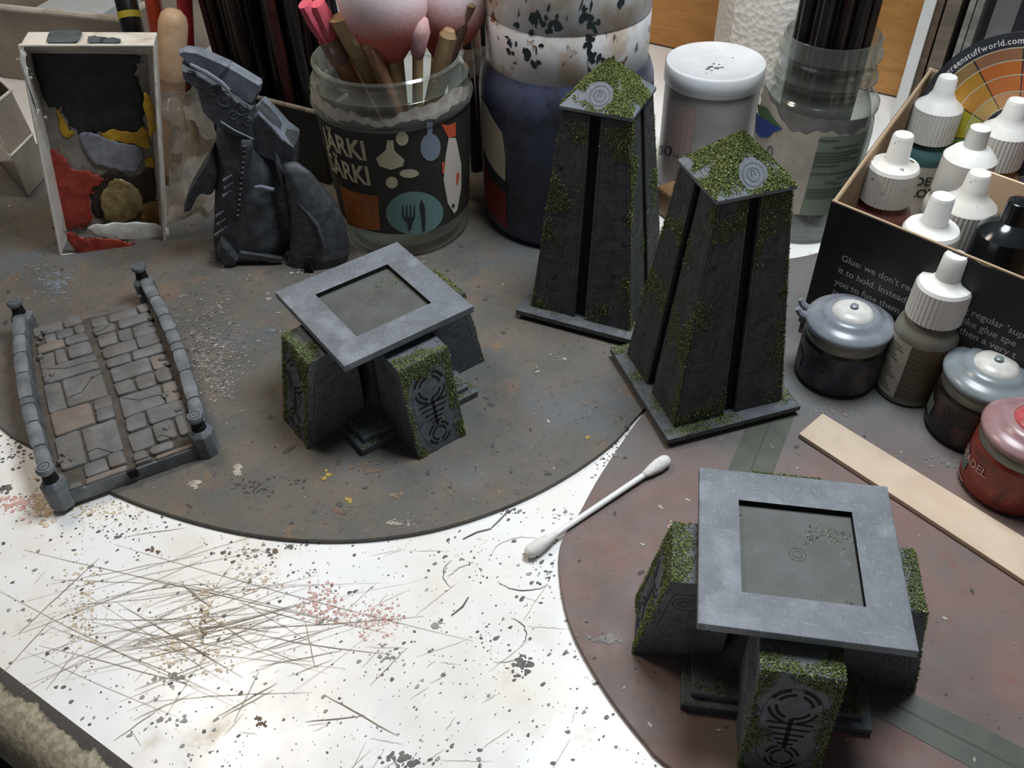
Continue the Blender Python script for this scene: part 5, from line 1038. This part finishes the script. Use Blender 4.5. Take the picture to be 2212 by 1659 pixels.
# ------------------------------------------------------------------ paint pots on the mat
def pot(label, px, py, body, lid, nub, lblm, tab, txt=None, rot=0):
    p = G(px, py, .2); t = thing('paint_pot', label, 'paint pot', (p.x, p.y, .2)); c = Vector((p.x, p.y, .2))
    mb = MB(); mb.lathe([(1.40,0),(1.52,.08),(1.57,.3),(1.6,2.0),(1.5,2.2)], 48); bo_ = obj('pot_body', mb, body, t, smooth=True)
    mb = MB(); mb.lathe([(1.52,2.05),(1.55,2.1),(1.57,2.5),(1.5,2.62)], 48); obj('collar', mb, M['cloudlid'], t, smooth=True)
    mb = MB(); mb.lathe([(1.5,2.5),(1.63,2.56),(1.66,2.72),(1.6,2.82),(1.34,2.96),(1.14,3.0),(1.1,3.08),(.92,3.16),(.78,3.18),(.76,3.14)], 56, cap1=False); l_ = obj('lid', mb, lid, t, smooth=True, angle=60)
    mb = MB(); mb.lathe([(.78,3.12),(.74,3.2),(.6,3.3),(.3,3.36),(.16,3.36)], 40, cap0=False); obj('lid_dimple', mb, nub, l_, smooth=True)
    mb = MB(); mb.lathe([(.17,3.33),(.15,3.46),(.08,3.5)], 20); obj('lid_nub', mb, lid, l_, smooth=True)
    a = tab; d = Vector((math.cos(a), math.sin(a), 0)); s = Vector((-d.y, d.x, 0))
    mb = MB()
    for q in (-.28, .28): mb.tube([d*1.5+s*q+Z*2.6, d*1.85+s*q+Z*2.75, d*1.98+s*q*1.1+Z*2.95], [.13,.15,.12], 8)
    mb.tube([d*1.7+s*.3+Z*2.45, d*1.7-s*.3+Z*2.45], .16, 8); obj('hinge_tab', mb, lid, l_, smooth=True)
    lb_ = decal('label', [[(-2.9,.25),(2.2,.25),(2.2,1.95),(-2.9,1.95)]], c, 1.585, .02, lblm, t, .2)
    decal('label_window', [[(-2.1,.7),(-1.55,.6),(-1.5,1.25),(-2.0,1.5)]], c, 1.6, .03, M['ink_soft'], lb_, .2)
    if txt:
        fittext('lettering', txt, on_cyl(2078, 962, c, 1.6), on_cyl(2129, 1032, c, 1.6), .34, c, 1.6, .035, M['print_pink'], lb_, .02)
        xa = on_cyl(2072, 1010, c, 1.6); decal('print_lines', [[(xa[0], xa[1]-.2*q), (xa[0]+.7, xa[1]-.2*q), (xa[0]+.7, xa[1]-.2*q+.09), (xa[0], xa[1]-.2*q+.09)] for q in range(2)], c, 1.6, .035, M['print_pink'], lb_, .15)
    return t
M['cloudlid'] = mat('cloudy_lid_plastic', (128,132,120), (112,116,106), 1, rough=.25); M['print_pink'] = mat('pale_pink_print', (176,140,136), rough=.6)
lidg = mat('blue_grey_lid', (132,136,143), (114,118,126), 1.2, .35, .68, .26); lid2 = mat('green_grey_lid', (126,134,138), (112,120,122), 1.2, .35, .68, .26); lidr = mat('rosy_lid', (150,122,124), (136,96,98), .8, .35, .68, .28)
nubw = mat('dimple_glint', (206,204,198), (186,184,178), 2, rough=.3); nubr = mat('red_dimple', (186,92,92), (160,70,72), 2, rough=.3)  # near-white dimple colour paints the bright highlight on the grey lids
def lblmat(n, a, b_, c_): return mat(n, a, b_, .9, .46, .56, .4, c3=c_, sc3=.7, lo3=.5, hi3=.6)
pot('blue-labelled paint pot with a blue-grey lid by the box corner', 1802, 806, mat('dark_pot', (40,38,38), rough=.3), lidg, nubw, lblmat('blue_pot_label', (28,30,34), (42,46,72), (84,76,68)), 2.7)
pot('dark paint pot with a green-grey lid behind the red pot', 2090, 922, mat('dark_pot_b', (38,34,32), rough=.3), lid2, nubw, lblmat('brown_pot_label', (26,24,24), (70,36,34), (78,68,58)), .6)
pot('red paint pot with a rosy lid next to the wooden stick', 2172, 1046, mat('red_pot', (116,46,38), (140,62,46), 1, rough=.3), lidr, nubr, lblmat('red_pot_label', (124,50,40), (146,66,48), (92,34,32)), 1.2, 'CITADEL')
d_ = G(1956, 838, .2); dropper('dropper bottle of grey paint with a white ridged cap standing between the paint pots', (d_.x, d_.y, .2), pmm('grey_bottle_plastic', (126,124,112), (114,112,102)), mat('tan_bottle_label', (104,92,72), (92,80,62), 1, rough=.5), 'straight', h=6.35, r=1.17)
dl = bpy.data.objects[-1] if False else None
dcl = Vector((d_.x, d_.y, .2)); par = [o for o in bpy.data.objects if o.type == 'EMPTY' and o.get('label', '').startswith('dropper bottle of grey paint')][0]
pnl = decal('white_panel', [[(-1.75,.3),(-.28,.3),(-.28,2.9),(-1.75,2.9)]], dcl, 1.17, .03, M['lbl'], par, .2); decal('panel_text', [[(-1.5+.1*(q % 2), .5+.16*q), (-.5-.12*((q*5) % 4), .5+.16*q), (-.5-.12*((q*5) % 4), .55+.16*q), (-1.5+.1*(q % 2), .55+.16*q)] for q in range(14) if q != 8], dcl, 1.17, .04, M['ink_soft'], pnl, .2)

# ------------------------------------------------------------------ wooden stick and cotton swab
a0, a1, b0_, b1 = G(1726, 936, .42), G(1777, 892, .42), G(2330, 1330, .42), G(2330, 1232, .42)
mb = MB(); up_ = .19; T_ = [a0, b0_, b1, a1]; mb.hexa([p-Z*.2 for p in T_], T_)
obj('wooden_stick', mb, plankwood('pale_birch', (208,188,166), (194,172,150)), bevel=.03, tag=('flat pale wooden stick lying on the red-brown mat', 'stick'))
s0, s1 = G(1136, 1198, .26), G(1445, 990, .46); sw = thing('cotton_swab', 'white cotton swab bridging the table and the red-brown mat', 'cotton swab', tuple((s0+s1)/2-Z*.2))
ds = (s1-s0).normalized()
mb = MB(); mb.tube([s0+ds*.5, s1-ds*.5], .11, 16); obj('swab_stick', mb, mat('white_swab_stick', (226,226,226), rough=.35), sw, smooth=True, world=True)
cot = mat('cotton', (224,222,218), (206,204,200), 3, rough=.95, bump=.6, bsc=9)
for p, d, dirty in ((s0, ds, 0), (s1, -ds, 1)):
    mb = MB(); mb.tube([p-d*.02, p+d*.06, p+d*.2, p+d*.5, p+d*.9, p+d*1.15, p+d*1.3], [.05,.17,.24,.25,.2,.14,.112], 18); bd2 = obj('cotton_bud', mb, cot, sw, smooth='all', world=True)
    mb = MB(); mb.tube([p-d*.03, p+d*.0, p+d*.06], [.03,.09,.16], 12); obj('stained_tip', mb, M['mk_grey'] if dirty else M['mk_tan'], bd2, smooth='all', world=True)
